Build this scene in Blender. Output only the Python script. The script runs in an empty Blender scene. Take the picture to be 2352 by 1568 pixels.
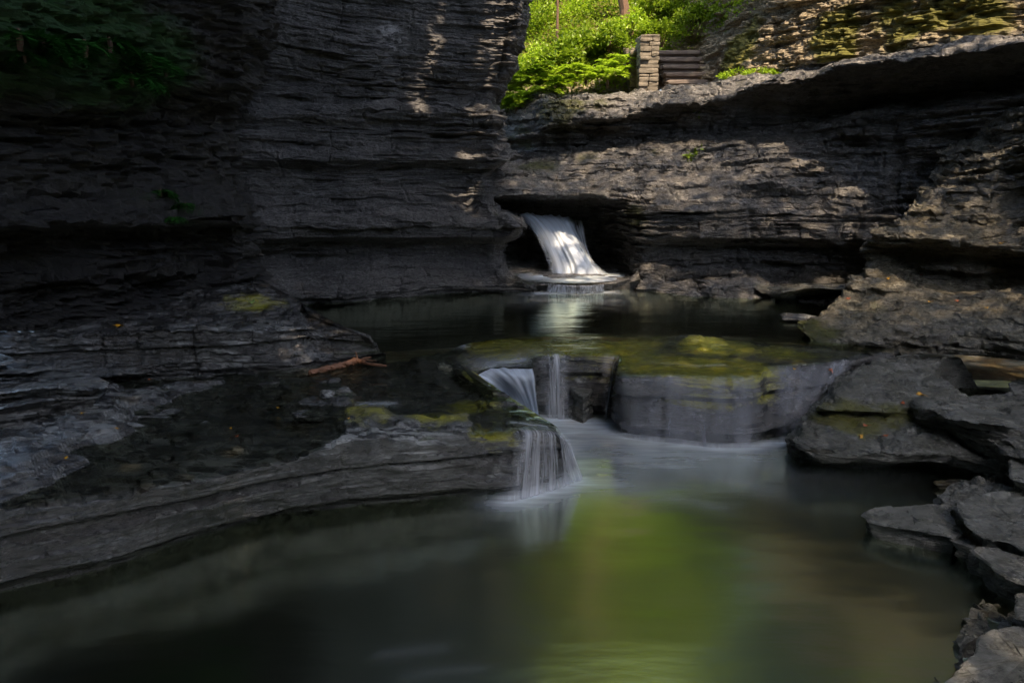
import bpy, math, numpy as np
from mathutils import Vector
R = math.radians
rng = np.random.default_rng(7)
sc = bpy.context.scene
COL = sc.collection

# ------------------------------------------------------------------ camera
F, HZ, CX, CY, CAMZ = 1700.0, 400.0, 1176.0, 784.0, 2.5
TH = math.atan((CY - HZ) / F)
ct, st = math.cos(TH), math.sin(TH)
cd = bpy.data.cameras.new('camera'); cam = bpy.data.objects.new('camera', cd); COL.objects.link(cam)
cam.location = (0, 0, CAMZ); cam.rotation_euler = (R(90) - TH, 0, 0)
cd.sensor_width = 36; cd.lens = 36 * F / 2352; cd.clip_end = 2000; cd.clip_start = 0.05
sc.camera = cam

def ray(px, py):
    u = (px - CX) / F; v = (CY - py) / F
    return np.array([u, ct + v * st, -st + v * ct])
def Z(px, py, z):
    d = ray(px, py); t = (z - CAMZ) / d[2]
    return np.array([d[0] * t, d[1] * t, z])
def Y(px, py, y):
    d = ray(px, py); t = y / d[1]
    return np.array([d[0] * t, y, CAMZ + d[2] * t])
def YZ(px, z, y):            # straight above the column px at depth y, at height z
    return np.array([(px - CX) / F * y * ct, y, z])

# ------------------------------------------------------------------ noise
def _h(i, j, k, s):
    n = (i * 374761393 + j * 668265263 + k * 2147483647 * 3 + s * 1274126177) & 0xffffffff
    n = ((n ^ (n >> 13)) * 1274126177) & 0xffffffff
    n = ((n ^ (n >> 16)) * 2246822519) & 0xffffffff
    return ((n ^ (n >> 15)) & 0xffffff) / float(0xffffff)
def vn(x, y, z, s=0):
    x, y, z = np.broadcast_arrays(np.asarray(x, float), np.asarray(y, float), np.asarray(z, float))
    xi = np.floor(x).astype(np.int64); yi = np.floor(y).astype(np.int64); zi = np.floor(z).astype(np.int64)
    xf = x - xi; yf = y - yi; zf = z - zi
    xf = xf * xf * (3 - 2 * xf); yf = yf * yf * (3 - 2 * yf); zf = zf * zf * (3 - 2 * zf)
    r = 0
    for a in (0, 1):
        for b in (0, 1):
            for c in (0, 1):
                w = (xf if a else 1 - xf) * (yf if b else 1 - yf) * (zf if c else 1 - zf)
                r = r + w * _h(xi + a, yi + b, zi + c, s)
    return r * 2 - 1
def fbm(x, y, z, o=4, s=0):
    r = 0; a = .5
    for q in range(o):
        r = r + a * vn(x, y, z, s + q); x = x * 2.03 + 5.1; y = y * 2.03 + 1.7; z = z * 2.03 + 3.3; a *= .5
    return r
def sstep(a, b, x):
    t = np.clip((x - a) / (b - a), 0, 1); return t * t * (3 - 2 * t)

# ------------------------------------------------------------------ mesh helpers
def mk(name, V, Q, mat, attrs=None, parent=None, smooth=False, tri=None):
    V = np.asarray(V, dtype=np.float32).reshape(-1, 3); Q = np.asarray(Q, dtype=np.int32)
    me = bpy.data.meshes.new(name)
    n = Q.shape[1]
    me.vertices.add(len(V)); me.vertices.foreach_set('co', V.ravel())
    me.loops.add(Q.size); me.loops.foreach_set('vertex_index', Q.ravel())
    me.polygons.add(len(Q)); me.polygons.foreach_set('loop_start', np.arange(0, Q.size, n, dtype=np.int32))
    me.update(calc_edges=True)
    me.validate()
    me.polygons.foreach_set('use_smooth', np.full(len(me.polygons), smooth))
    for k, a in (attrs or {}).items():
        at = me.attributes.new(k, 'FLOAT', 'POINT'); at.data.foreach_set('value', np.asarray(a, dtype=np.float32).ravel())
    me.materials.append(mat)
    o = bpy.data.objects.new(name, me); COL.objects.link(o)
    if parent is not None: o.parent = parent
    return o
def tag(o, label=None, cat=None, group=None, kind=None):
    if label: o['label'] = label
    if cat: o['category'] = cat
    if group: o['group'] = group
    if kind: o['kind'] = kind
    return o
def empty(name, loc):
    o = bpy.data.objects.new(name, None); COL.objects.link(o); o.location = tuple(float(q) for q in loc); o.empty_display_size = .2
    return o
def grid_quads(nr, nc):
    i = np.arange(nr * nc).reshape(nr, nc)
    return np.stack([i[:-1, :-1], i[1:, :-1], i[1:, 1:], i[:-1, 1:]], -1).reshape(-1, 4)
def crow(P, t):              # catmull-rom through the points P at parameters t (0..n-1)
    P = np.asarray(P, float); n = len(P)
    i = np.clip(np.floor(t).astype(int), 0, n - 2); f = (t - i)[:, None]
    g = lambda k: P[np.clip(k, 0, n - 1)]
    p0, p1, p2, p3 = g(i - 1), g(i), g(i + 1), g(i + 2)
    return .5 * ((2 * p1) + (-p0 + p2) * f + (2 * p0 - 5 * p1 + 4 * p2 - p3) * f * f + (-p0 + 3 * p1 - 3 * p2 + p3) * f ** 3)
def loft(rows, du, dv, smooth_rows=False, ref=None, cap=130):
    """dense grid of points between control rows; du, dv are the wanted spacings in metres"""
    A = np.asarray(rows, float); nR, nC, _ = A.shape
    L = np.linalg.norm(np.diff(A if ref is None else A[ref:ref + 1], axis=1), axis=2).max(0)
    n = [max(1, int(math.ceil(l / du))) for l in L]
    t = np.concatenate([k + np.arange(m) / m for k, m in enumerate(n)] + [[nC - 1]])
    D = np.stack([crow(r, t) for r in A])                     # nR x nT x 3
    M = np.percentile(np.linalg.norm(np.diff(D, axis=0), axis=2), 85, axis=1)
    m = [min(cap, max(1, int(math.ceil(l / dv)))) for l in M]
    s = np.concatenate([k + np.arange(q) / q for k, q in enumerate(m)] + [[nR - 1]])
    if smooth_rows:
        G = crow(D.reshape(nR, -1), s).reshape(len(s), len(t), 3)
    else:
        i = np.clip(np.floor(s).astype(int), 0, nR - 2); f = (s - i)[:, None, None]
        G = D[i] * (1 - f) + D[i + 1] * f
    return G, s, t
def normals(G, flip=False):
    du = np.gradient(G, axis=1); dv = np.gradient(G, axis=0)
    n = np.cross(du, dv); n /= (np.linalg.norm(n, axis=2, keepdims=True) + 1e-9)
    return -n if flip else n
def bed(x, y, z, t, s, seed):       # one bed of rock after another, each with its own broken edge
    k = np.floor(z / t)
    return vn(x * s, y * s, k * 7.31 + .5, seed)
def blur(n, k):
    for _ in range(k):
        n = n.copy(); n[1:-1] = (n[:-2] + n[1:-1] * 2 + n[2:]) / 4; n[:, 1:-1] = (n[:, :-2] + n[:, 1:-1] * 2 + n[:, 2:]) / 4
    return n / (np.linalg.norm(n, axis=2, keepdims=True) + 1e-9)
def shale(G, face=1.0, top=1.0, rough=1.0, tilt=(.03, 0), thick=.32, out=None, mask=None, fine=1., hs=1., ta=1.):
    n = normals(G)
    c = np.array([0, 0, CAMZ]) - G
    if out == 'up': sg = np.where(n[..., 2:3].mean() > 0, 1., -1.)
    else: sg = 1. if (n * c).sum(2).mean() > 0 else -1.
    n = blur(n * sg, 4)
    x, y, z = G[..., 0], G[..., 1], G[..., 2]
    zz = z + tilt[0] * x + tilt[1] * y + .10 * fbm(x * .35, y * .35, 0, 3, 3) + .012 * vn(x * 3, y * 3, z * 3, 5)
    jx = .25 * vn(x * 5, y * 5, z * 5, 91)
    S = (.12 * bed(x, y, zz, thick, 1.1, 11) + .075 * bed(x + jx * hs, y, zz + .07, thick * .36, 2.4 * hs, 12) +
         .05 * fine * bed(x + jx, y, zz + .02, thick * .15, 4.5 * hs, 13) + .032 * fine * bed(x + jx, y, zz, thick * .075, 9 * hs, 14))
    S = S * (0.5 + 1.2 * np.clip(.5 + 1.2 * fbm(x * .9, y * .9, z * 1.3, 3, 21), 0, 1)) + .12 * fbm(x * .8, y * .8, z * .8, 3, 31) + (.06 * min(1., hs + .05) * fbm(x * 4.5, y * 4.5, z * 7, 5, 41) + .03 * np.abs(vn(x * 13, y * 13, z * 20, 43))) * rough
    q = fbm(x * .9, y * .9, 0.3, 4, 51) * .5 + .06 * fbm(x * 6, y * 6, 0, 3, 52)
    w = q / .055 + .6 * vn(x * .4, y * .4, 0, 54)
    T = (np.floor(w) + sstep(.72, 1, w - np.floor(w))) * .020
    T = T + .007 * fbm(x * 9, y * 14, z * 3, 3, 53) * rough
    S = S - .07 * np.exp(-(vn(x * .8 + .3 * y, y * .5, z * .10, 93) / .022) ** 2) - .04 * np.exp(-(vn(x * 2.1, y * 2.1, np.floor(zz / thick) * 3.3, 94) / .03) ** 2)
    nh = n.copy(); nh[..., 2] *= .25
    m = 1 if mask is None else mask[..., None]
    G2 = G + nh * (S * face)[..., None] * m
    sf = sstep(.08, .4, n[..., 2]) * (1 if mask is None else mask)
    for h_, a_, q_ in ((thick * .42, .75, .55), (thick * .16, .8, .8)):
        wv = zz / h_ + 1.1 * ta * fbm(x * 1.7, y * 1.7, q_, 5, 81); fr = wv - np.floor(wv)
        G2[..., 2] += (sstep(.5, .95, fr) - fr) * h_ * a_ * sf * fine * min(face, 1) * 1.2
    G2[..., 2] += T * top * np.clip(n[..., 2], 0, 1) * (1 if mask is None else mask)
    return G2, n
def blobs(G, pts):
    r = np.zeros(G.shape[:2])
    for p, rad, a in pts:
        r = np.maximum(r, a * np.exp(-((G - np.asarray(p)) ** 2).sum(2) / rad ** 2))
    return r
def sheet(name, rows, du, dv, mat, face=1., top=1., rough=1., tilt=(.03, 0), thick=.32, moss=(), tone=(), post=None, sr=False, mask=None, smooth=False, out=None, ref=None, fine=1., wob=0., hs=1., ta=1.):
    G, s, t = loft(rows, du, dv, sr, ref)
    if wob:
        gx, gz = G[..., 0].copy(), G[..., 2].copy(); G[..., 1] += wob * 1.6 * fbm(gx * 1.9, gz * 1.2, 2, 4, 17); G[..., 2] += wob * fbm(gx * 2.6, gz * .8, 5, 4, 19)
    mk_ = mask(G, s, t) if mask else None
    G2, n = shale(G, face, top, rough, tilt, thick, out, mk_, fine, hs, ta)
    if post: G2 = post(G2, s, t)
    at = {'moss': blobs(G2, moss), 'tone': blobs(G2, tone)}
    o = mk(name, G2.reshape(-1, 3), grid_quads(*G2.shape[:2]), mat, at, smooth=smooth)
    tag(o, kind='structure')
    return o, G, G2, s, t

# ------------------------------------------------------------------ materials
class NT:
    def __init__(s, name):
        s.m = bpy.data.materials.new(name); s.m.use_nodes = True; s.t = s.m.node_tree; s.t.nodes.clear()
        s.out = s.t.nodes.new('ShaderNodeOutputMaterial')
    def n(s, ty, **k):
        o = s.t.nodes.new('ShaderNode' + ty)
        for a, v in k.items():
            if a.startswith('i_'):
                key = a[2:]; key = int(key) if key.isdigit() else key.replace('_', ' ')
                s.set(o.inputs[key], v)
            else: setattr(o, a, v)
        return o
    def set(s, inp, v):
        if isinstance(v, bpy.types.NodeSocket): s.t.links.new(v, inp)
        elif isinstance(v, bpy.types.Node): s.t.links.new(v.outputs[0], inp)
        else:
            if isinstance(v, tuple) and len(v) == 3 and inp.type == 'RGBA': v = v + (1,)
            inp.default_value = v
    def math(s, op, a, b=0., clamp=False):
        o = s.n('Math', operation=op, use_clamp=clamp); s.set(o.inputs[0], a); s.set(o.inputs[1], b); return o.outputs[0]
    def mix(s, f, a, b):
        o = s.n('Mix', data_type='RGBA'); s.set(o.inputs[0], f); s.set(o.inputs[6], a); s.set(o.inputs[7], b); return o.outputs[2]
    def ramp(s, v, a, b, c=0., d=1.):
        o = s.n('MapRange', clamp=True); s.set(o.inputs[0], v)
        for i, q in enumerate((a, b, c, d)): s.set(o.inputs[i + 1], q)
        return o.outputs[0]
    def co(s, scale=(1, 1, 1), rot=(0, 0, 0)):
        if not hasattr(s, 'tc'): s.tc = s.n('TexCoord')
        o = s.n('Mapping'); o.inputs['Scale'].default_value = scale; o.inputs['Rotation'].default_value = rot
        s.t.links.new(s.tc.outputs['Object'], o.inputs[0]); return o.outputs[0]
    def noise(s, sc_, scale=(1, 1, 1), detail=4, rough=.55, dist=0, rot=(0, 0, 0)):
        return s.n('TexNoise', i_Vector=s.co(scale, rot), i_Scale=sc_, i_Detail=detail, i_Roughness=rough, i_Distortion=dist).outputs[0]
    def attr(s, name):
        return s.n('Attribute', attribute_name=name).outputs['Fac']
    def end(s, surf): s.t.links.new(surf.outputs[0] if isinstance(surf, bpy.types.Node) else surf, s.out.inputs[0]); return s.m

def rock_mat(name, c1, c2, c3, rough=(.32, .7), bump=.6, mossc=(.035, .05, .008), wetstreak=0., pale=(.17, .17, .165), spec=.5, palecut=.66, mstr=1., mossup=False, palev=1.):
    t = NT(name)
    nz = t.n('SeparateXYZ', i_0=t.n('NewGeometry').outputs['Normal']).outputs[2]
    n1 = t.noise(.9, detail=6); n2 = t.noise(3.2, (1, 1, 7), detail=6, rough=.7); n3 = t.noise(30, (1, 1, 3), detail=5, rough=.7)
    n4 = t.noise(2.1, (1, 1, 1.6), detail=8, rough=.62, dist=.4)
    col = t.mix(t.ramp(n1, .38, .62), c1, c2)
    col = t.mix(t.ramp(n2, .45, .7), col, c3)
    pv = t.ramp(nz, .35, .8, palev, 1.)
    col = t.mix(t.math('MULTIPLY', t.math('MULTIPLY', t.ramp(n4, palecut, palecut + .07), .5), pv), col, pale)
    v = t.ramp(t.math('ADD', t.math('MULTIPLY', n3, .6), t.math('MULTIPLY', t.noise(13, (1, 1, 6), detail=8, rough=.75), .4)), .40, .62, .22, 2.1)
    hsv = t.n('HueSaturation', i_Color=col, i_Value=v); col = hsv.outputs[0]
    if wetstreak:
        ns = t.noise(6, (1, 1, .10), detail=5, rough=.6); nb = t.noise(1.6, detail=4)
        f = t.math('MULTIPLY', t.ramp(t.math('ADD', t.math('MULTIPLY', ns, .55), t.math('MULTIPLY', nb, .6)), .53, .63), t.ramp(nz, .35, .65, 1, 0))
        f = t.math('MULTIPLY', f, wetstreak)
        col = t.mix(f, col, (.012, .013, .013))
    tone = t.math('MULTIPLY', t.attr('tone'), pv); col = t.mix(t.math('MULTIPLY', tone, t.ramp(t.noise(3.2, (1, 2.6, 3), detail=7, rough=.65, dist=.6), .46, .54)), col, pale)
    ms = t.attr('moss'); mm = t.math('MULTIPLY', ms, 1.6); mm = t.math('ADD', mm, t.math('SUBTRACT', t.noise(7, (1, 1, mstr), detail=6, rough=.7), .78))
    mf = t.ramp(mm, .1, .45)
    if mossup: mf = t.math('MULTIPLY', mf, t.ramp(nz, .3, .75))
    col = t.mix(mf, col, mossc)
    rr = t.ramp(t.noise(4, (1, 1, 3), detail=5), .35, .65, rough[0], rough[1])
    b1 = t.noise(22, (1, 1, 3.2), detail=8, rough=.72); b2 = t.noise(90, (1, 1, 1.6), detail=4, rough=.7)
    bh = t.math('ADD', t.math('MULTIPLY', b1, .8), t.math('MULTIPLY', b2, .22))
    bp = t.n('Bump', i_Strength=bump, i_Distance=.06, i_Height=bh)
    p = t.n('BsdfPrincipled', i_Base_Color=col, i_Roughness=rr, i_Normal=bp.outputs[0]); p.inputs['Specular IOR Level'].default_value = spec
    return t.end(p)

M = {}
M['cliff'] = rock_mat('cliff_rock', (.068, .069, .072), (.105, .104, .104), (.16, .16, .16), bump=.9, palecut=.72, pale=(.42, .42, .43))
M['dark'] = rock_mat('shade_toned_cliff_rock', (.018, .018, .019), (.026, .025, .022), (.034, .034, .034), bump=.8, mossc=(.012, .05, .008))  # same rock as the cliff, colour darkened to stand for shade on the left
M['bank'] = rock_mat('bank_rock', (.088, .087, .084), (.125, .117, .103), (.21, .207, .20), rough=(.15, .45), bump=1., mossc=(.05, .055, .012), spec=.85)
M['bank2'] = rock_mat('near_bank_rock', (.115, .108, .078), (.15, .13, .085), (.23, .22, .18), rough=(.16, .45), bump=1., mossc=(.07, .075, .012), spec=.85)
M['smooth'] = rock_mat('smooth_rock', (.06, .063, .05), (.09, .088, .068), (.17, .172, .158), rough=(.14, .48), spec=.9, pale=(.30, .30, .27), palecut=.58, bump=.8, mossc=(.09, .09, .015), wetstreak=.5)
M['ledge'] = rock_mat('ledge_rock', (.022, .023, .024), (.03, .028, .025), (.058, .061, .063), rough=(.08, .38), bump=.5, spec=1., mossc=(.30, .29, .02), wetstreak=.9, pale=(.42, .44, .43), palecut=.6, mossup=True, palev=.22)
M['wallrock'] = rock_mat('hill_rock', (.20, .165, .105), (.24, .20, .125), (.27, .23, .16), rough=(.6, .9), bump=1., mossc=(.13, .125, .014), mstr=.3)
M['bed'] = rock_mat('stream_bed', (.05, .042, .022), (.06, .055, .025), (.09, .06, .03), bump=.4)
M['soil'] = rock_mat('soil', (.05, .04, .02), (.04, .035, .015), (.03, .03, .012), rough=(.8, .95), bump=1)

def water_mat(name, body, bodyf, rough, bump, scale, ior=1.4, tint=(.75, .8, .7), foamc=(.74, .82, .88)):
    t = NT(name)
    w = t.noise(scale[0], scale[1], detail=3, rough=.5)
    bp = t.n('Bump', i_Strength=bump, i_Distance=.05, i_Height=w)
    fr = t.n('Fresnel', i_IOR=ior, i_Normal=bp.outputs[0])
    gl = t.n('BsdfGlossy', i_Color=(.70, .78, .60), i_Roughness=rough, i_Normal=bp.outputs[0])
    vr = t.ramp(t.noise(.8, detail=4), .3, .7)
    df = t.n('BsdfDiffuse', i_Color=t.mix(vr, body[0], body[1]))
    tr = t.n('BsdfTransparent', i_Color=tint)
    a = t.n('MixShader', i_0=bodyf); t.set(a.inputs[1], tr); t.set(a.inputs[2], df)
    b = t.n('MixShader', i_0=fr); t.set(b.inputs[1], a); t.set(b.inputs[2], gl)
    fo = t.attr('foam'); st_ = t.noise(3.2, (.7, 4.5, 1), detail=5, rough=.6, rot=(0, 0, .12))
    ff = t.math('MULTIPLY', fo, t.ramp(st_, .25, .75, .45, 1.25), True)
    fd = t.n('BsdfDiffuse', i_Color=foamc)
    c = t.n('MixShader', i_0=ff); t.set(c.inputs[1], b); t.set(c.inputs[2], fd)
    return t.end(c)
M['pool'] = water_mat('pool_water', ((.009, .017, .007), (.028, .021, .008)), .8, .19, .06, (3.0, (.8, 2.2, 1)), ior=1.34)
M['upper'] = water_mat('upper_pool_water', ((.025, .028, .016), (.03, .03, .02)),   .5, .10, .08, (3.0, (.6, 4, 1)), ior=1.42)
M['film'] = water_mat('stream_water', ((.03, .03, .02), (.03, .03, .02)), .04, .07, .6, (6.0, (.8, 2.6, 1)), ior=1.4, tint=(.9, .92, .85))

def fall_mat(name, col, lo, hi, su=26, trans=.5):
    t = NT(name)
    uv = t.n('CombineXYZ', i_0=t.attr('u'), i_1=t.attr('v'), i_2=0.)
    mp = t.n('Mapping', i_Vector=uv.outputs[0]); mp.inputs['Scale'].default_value = (su, 1.1, 1)
    n = t.n('TexNoise', i_Vector=mp.outputs[0], i_Scale=1., i_Detail=4., i_Roughness=.6).outputs[0]
    mp2 = t.n('Mapping', i_Vector=uv.outputs[0]); mp2.inputs['Scale'].default_value = (su * .28, .7, 1); mp2.inputs['Location'].default_value = (4, 9, 0)
    n2 = t.n('TexNoise', i_Vector=mp2.outputs[0], i_Scale=1., i_Detail=2., i_Roughness=.5).outputs[0]
    s = t.ramp(t.math('ADD', t.math('MULTIPLY', n, .5), t.math('MULTIPLY', n2, .5)), .34, .66, lo, hi)
    al = t.math('MULTIPLY', s, t.attr('dens'), True)
    d = t.n('BsdfDiffuse', i_Color=col); tl = t.n('BsdfTranslucent', i_Color=col)
    m1 = t.n('MixShader', i_0=trans); t.set(m1.inputs[1], d); t.set(m1.inputs[2], tl)
    tr = t.n('BsdfTransparent')
    m2 = t.n('MixShader', i_0=al); t.set(m2.inputs[1], tr); t.set(m2.inputs[2], m1)
    return t.end(m2)
M['fall'] = fall_mat('falling_water', (.80, .89, 1.0), .45, 1.6, trans=.2)
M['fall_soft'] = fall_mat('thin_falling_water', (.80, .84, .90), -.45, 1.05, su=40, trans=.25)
M['fall_film'] = fall_mat('water_film', (.50, .54, .62), -.16, .42, su=13, trans=.1)

def leaf_mat(name, c1, c2, trans=.45, rough=.45):
    t = NT(name)
    ob = t.n('NewGeometry').outputs['Random Per Island']
    col = t.mix(ob, c1, c2)
    p = t.n('BsdfPrincipled', i_Base_Color=col, i_Roughness=rough); p.inputs['Specular IOR Level'].default_value = .4
    tl = t.n('BsdfTranslucent', i_Color=t.mix(.5, col, t.mix(ob, c2, c1)))
    m = t.n('MixShader', i_0=trans); t.set(m.inputs[1], p); t.set(m.inputs[2], tl)
    return t.end(m)
M['leaf'] = leaf_mat('broad_leaf', (.11, .20, .009), (.20, .29, .015))
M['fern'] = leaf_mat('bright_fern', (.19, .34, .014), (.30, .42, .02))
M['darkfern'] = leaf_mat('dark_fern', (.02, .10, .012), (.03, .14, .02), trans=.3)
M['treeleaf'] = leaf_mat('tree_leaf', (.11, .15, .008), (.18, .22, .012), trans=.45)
M['shade_leaf'] = leaf_mat('shade_tree_leaf', (.03, .07, .01), (.05, .10, .015), trans=.15)  # leaves of the unseen trees added to block light
def simple(name, c1, c2, rough=.8, sc_=8, stretch=(1, 1, 1), bump=.5):
    t = NT(name); n = t.noise(sc_, stretch, detail=6, rough=.65)
    bp = t.n('Bump', i_Strength=bump, i_Distance=.02, i_Height=n)
    return t.end(t.n('BsdfPrincipled', i_Base_Color=t.mix(t.ramp(n, .35, .65), c1, c2), i_Roughness=rough, i_Normal=bp.outputs[0]))
M['bark'] = simple('bark', (.16, .09, .055), (.09, .055, .04), .85, 9, (1, 1, .2))
M['drift'] = simple('driftwood', (.25, .115, .06), (.12, .06, .035), .6, 14, (.3, 1, 1))
M['stone'] = simple('dry_stone', (.11, .10, .08), (.20, .175, .135), .85, 6)
M['step'] = simple('step_stone', (.13, .105, .09), (.19, .16, .135), .8, 5)
M['yleaf'] = simple('yellow_leaf', (.55, .28, .015), (.70, .38, .02), .5, 12)
M['oleaf'] = simple('orange_leaf', (.45, .10, .015), (.30, .07, .02), .5, 12)
M['gleaf'] = simple('pale_green_leaf', (.22, .34, .10), (.30, .40, .12), .5, 12)

# ------------------------------------------------------------------ LEDGE (the shelf the stream crosses, one sheet from the left edge to the right rock)
LE = [  # edge px,py,z | foot px,py | back px,py,z
 (-420,1330,.55, -420,1560, -420,915,.60), (-200,1235,.55, -200,1450, -200,900,.60), (0,1165,.55, 0,1365, 0,885,.60),
 (250,1122,.54, 250,1310, 250,872,.60), (450,1095,.53, 430,1245, 450,862,.60), (600,1062,.52, 600,1200, 600,852,.60),
 (750,1037,.52, 760,1175, 720,842,.60), (900,1018,.51, 920,1158, 830,826,.60), (1050,1004,.50, 1060,1148, 905,812,.61),
 (1180,992,.49, 1165,1142, 950,806,.62), (1262,992,.47, 1260,1116, 975,802,.62), (1287,1003,.44, 1314,1094, 985,801,.62),
 (1282,987,.45, 1310,1074, 992,800,.62), (1242,971,.47, 1285,1050, 1002,799,.62), (1187,960,.48, 1230,1000, 1012,797,.62),
 (1120,925,.49, 1196,962, 1025,795,.625), (1091,866,.50, 1190,957, 1045,791,.63), (1130,846,.52, 1196,952, 1080,786,.63),
 (1222,843,.54, 1236,953, 1140,779,.64), (1234,822,.62, 1242,954, 1190,774,.64), (1300,815,.63, 1300,957, 1260,771,.64),
 (1382,815,.63, 1385,957, 1340,771,.64), (1426,824,.62, 1410,966, 1400,773,.64), (1417,860,.60, 1412,986, 1440,774,.64),
 (1442,868,.60, 1440,1000, 1480,775,.64), (1550,867,.60, 1550,1012, 1560,777,.64), (1650,870,.59, 1650,1023, 1650,780,.64),
 (1735,867,.59, 1728,1020, 1740,783,.64), (1760,850,.60, 1768,1012, 1800,786,.64), (1830,842,.61, 1808,1003, 1860,789,.64),
 (1905,837,.62, 1845,990, 1910,792,.64), (1990,816,.64, 1890,965, 1990,796,.64), (2060,806,.62, 1980,950, 2060,799,.62)]
E_ = np.array([Z(a, b, c) for a, b, c, *_ in LE]); B_ = np.array([Z(l[3], l[4], 0.) for l in LE]); K_ = np.array([Z(*l[5:8]) for l in LE])
tan = np.gradient(E_, axis=0); outw = np.stack([-tan[:, 1] * -1, tan[:, 0] * -1, tan[:, 0] * 0], 1); outw /= np.linalg.norm(outw, axis=1, keepdims=True)
outw[(outw * (B_ - K_)).sum(1) < 0] *= -1
prof = [(0, 0, .0), (.06, .015, 0), (.28, .03, 0), (.36, -.03, 0), (.42, .04, 0), (.80, .05, 0), (.88, -.01, 0), (.97, -.06, 0)]
rows = [K_ + np.array([0, 1.1, -.6]), K_ + np.array([0, .12, -.10]), K_]
for f in (.25, .5, .75, .93): rows.append(K_ * (1 - f) + E_ * f)
rows.append(E_.copy())
for f, o_, _ in prof[1:]: rows.append(E_ * (1 - f) + B_ * f + outw * o_)
rows.append(B_ + np.array([0, 0, -.5]))
mossL = [(Z(px, py, .62), r, a) for px, py, r, a in [(1200, 790, .5, .8), (1300, 795, .5, .7), (1400, 800, .5, .7), (1500, 830, .5, .8), (1600, 845, .5, .8), (1700, 845, .45, .7), (1800, 810, .5, .5), (1130, 790, .35, .7),
                                     (1080, 900, .35, .6), (1150, 960, .3, .6), (1000, 930, .4, .45), (850, 930, .5, .35), (1240, 985, .2, .6), (1100, 850, .25, .5), (1650, 800, .5, .7), (1450, 790, .4, .6)]]
toneL = [(Z(px, py, .56), r, a) for px, py, r, a in [(950, 1005, .45, .8), (800, 1015, .4, .75), (680, 1020, .4, .7), (560, 1030, .5, .6), (430, 1050, .5, .6), (300, 990, .6, .55), (150, 960, .6, .6), (60, 1000, .6, .6), (300, 910, .5, .5), (400, 940, .4, .4), (120, 1100, .4, .4)]]
def ledge_mask(G, s, t):
    m = np.ones(G.shape[:2]); T = t[None, :] * np.ones((len(s), 1)); S_ = s[:, None] * np.ones((1, len(t)))
    m = m * (1 - .62 * sstep(14, 18, T)); return m
ledge, LG, LG2, Ls, Lt = sheet('ledge_terrain', rows, .022, .018, M['ledge'], face=.34, top=1.7, rough=.55, ta=2.4, fine=.5, thick=.30, moss=mossL, tone=toneL, mask=ledge_mask)

# thin water running over the shelf, and the lip water over the block
selr = (Ls >= 1.9) & (Ls <= 7.0)
W = LG[selr].copy(); sv = Ls[selr]
offs = np.interp(Lt, [0, 3, 5, 7, 9, 12, 16, 20, 33], [-.012, -.010, -.002, .014, .020, .020, .020, .026, .026])
W[..., 2] += offs[None, :] - .012 * sstep(6.7, 7, sv)[:, None]
W[..., 2] += .004 * vn(W[..., 0] * 4, W[..., 1] * 8, 0, 3)
def segdist(P, a, b):
    ab = (b - a)[:2]; t = np.clip(((P[..., :2] - a[:2]) @ ab) / (ab @ ab + 1e-9), 0, 1)
    return np.linalg.norm(P[..., :2] - (a[:2] + t[..., None] * ab), axis=-1)
def foam(P, lines):
    r = np.zeros(P.shape[:-1])
    for pts, z, w, a in lines:
        q = [Z(*p, z) for p in pts]; d = np.min([segdist(P, q[i], q[i + 1]) for i in range(len(q) - 1)], axis=0)
        r = r + a * np.exp(-(d / w) ** 1.3)
    return np.clip(r, 0, 1)
fm = foam(W, [([(890, 809), (980, 805), (1060, 800)], .6, .05, .7), ([(1130, 835), (1200, 830)], .56, .15, .35), ([(1500, 838), (1600, 845), (1660, 842)], .61, .03, .12), ([(830, 930), (900, 928)], .55, .04, .4), ([(1180, 975), (1260, 978)], .5, .03, .35)])
tag(mk('stream_water', W.reshape(-1, 3), grid_quads(*W.shape[:2]), M['film'], {'foam': fm}, smooth=True), kind='structure')

# ------------------------------------------------------------------ POOLS
def plane_grid(x0, x1, y0, y1, st_):
    xs = np.arange(x0, x1 + st_, st_); ys = np.arange(y0, y1 + st_, st_); X, Yv = np.meshgrid(xs, ys)
    return np.stack([X, Yv, np.zeros_like(X)], -1)
G = plane_grid(-9, 9, -3, 8.2, .05)
x, y = G[..., 0], G[..., 1]
fl = [([(1200, 962), (1300, 962), (1410, 972)], 0, .22, .75), ([(1300, 985), (1420, 1000)], 0, .45, .30), ([(1412, 990), (1440, 1003), (1550, 1016), (1650, 1027), (1730, 1023), (1830, 1010)], 0, .10, .75),
      ([(1500, 1040), (1700, 1055), (1830, 1040)], 0, .42, .24), ([(1165, 1148), (1240, 1130), (1310, 1100)], 0, .12, 1.), ([(1220, 1150), (1330, 1120), (1420, 1110)], 0, .25, .25), ([(1300, 1010), (1330, 1070)], 0, .2, .35), ([(1320, 1100), (1450, 1120), (1650, 1165)], 0, .10, .10), ([(1420, 1060), (1600, 1080), (1750, 1120)], 0, .14, .10), ([(880, 1502), (960, 1494), (1010, 1490)], 0, .04, .07), ([(940, 1550), (1100, 1536)], 0, .04, .05)]
f_ = foam(G, fl)
G[..., 2] += .006 * fbm(x * 1.2, y * 2.5, 0, 3, 77)
tag(mk('pool_water', G.reshape(-1, 3), grid_quads(*G.shape[:2]), M['pool'], {'foam': f_}, smooth=True), kind='structure')
G = plane_grid(-9, 9, -4, 9, .06); x, y = G[..., 0], G[..., 1]
G[..., 2] = -.75 + .10 * fbm(x * .8, y * .8, 0, 4, 5) + .5 * sstep(1.6, 3.4, x - .12 * y) + .12 * sstep(6.5, 7.5, y)
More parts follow.
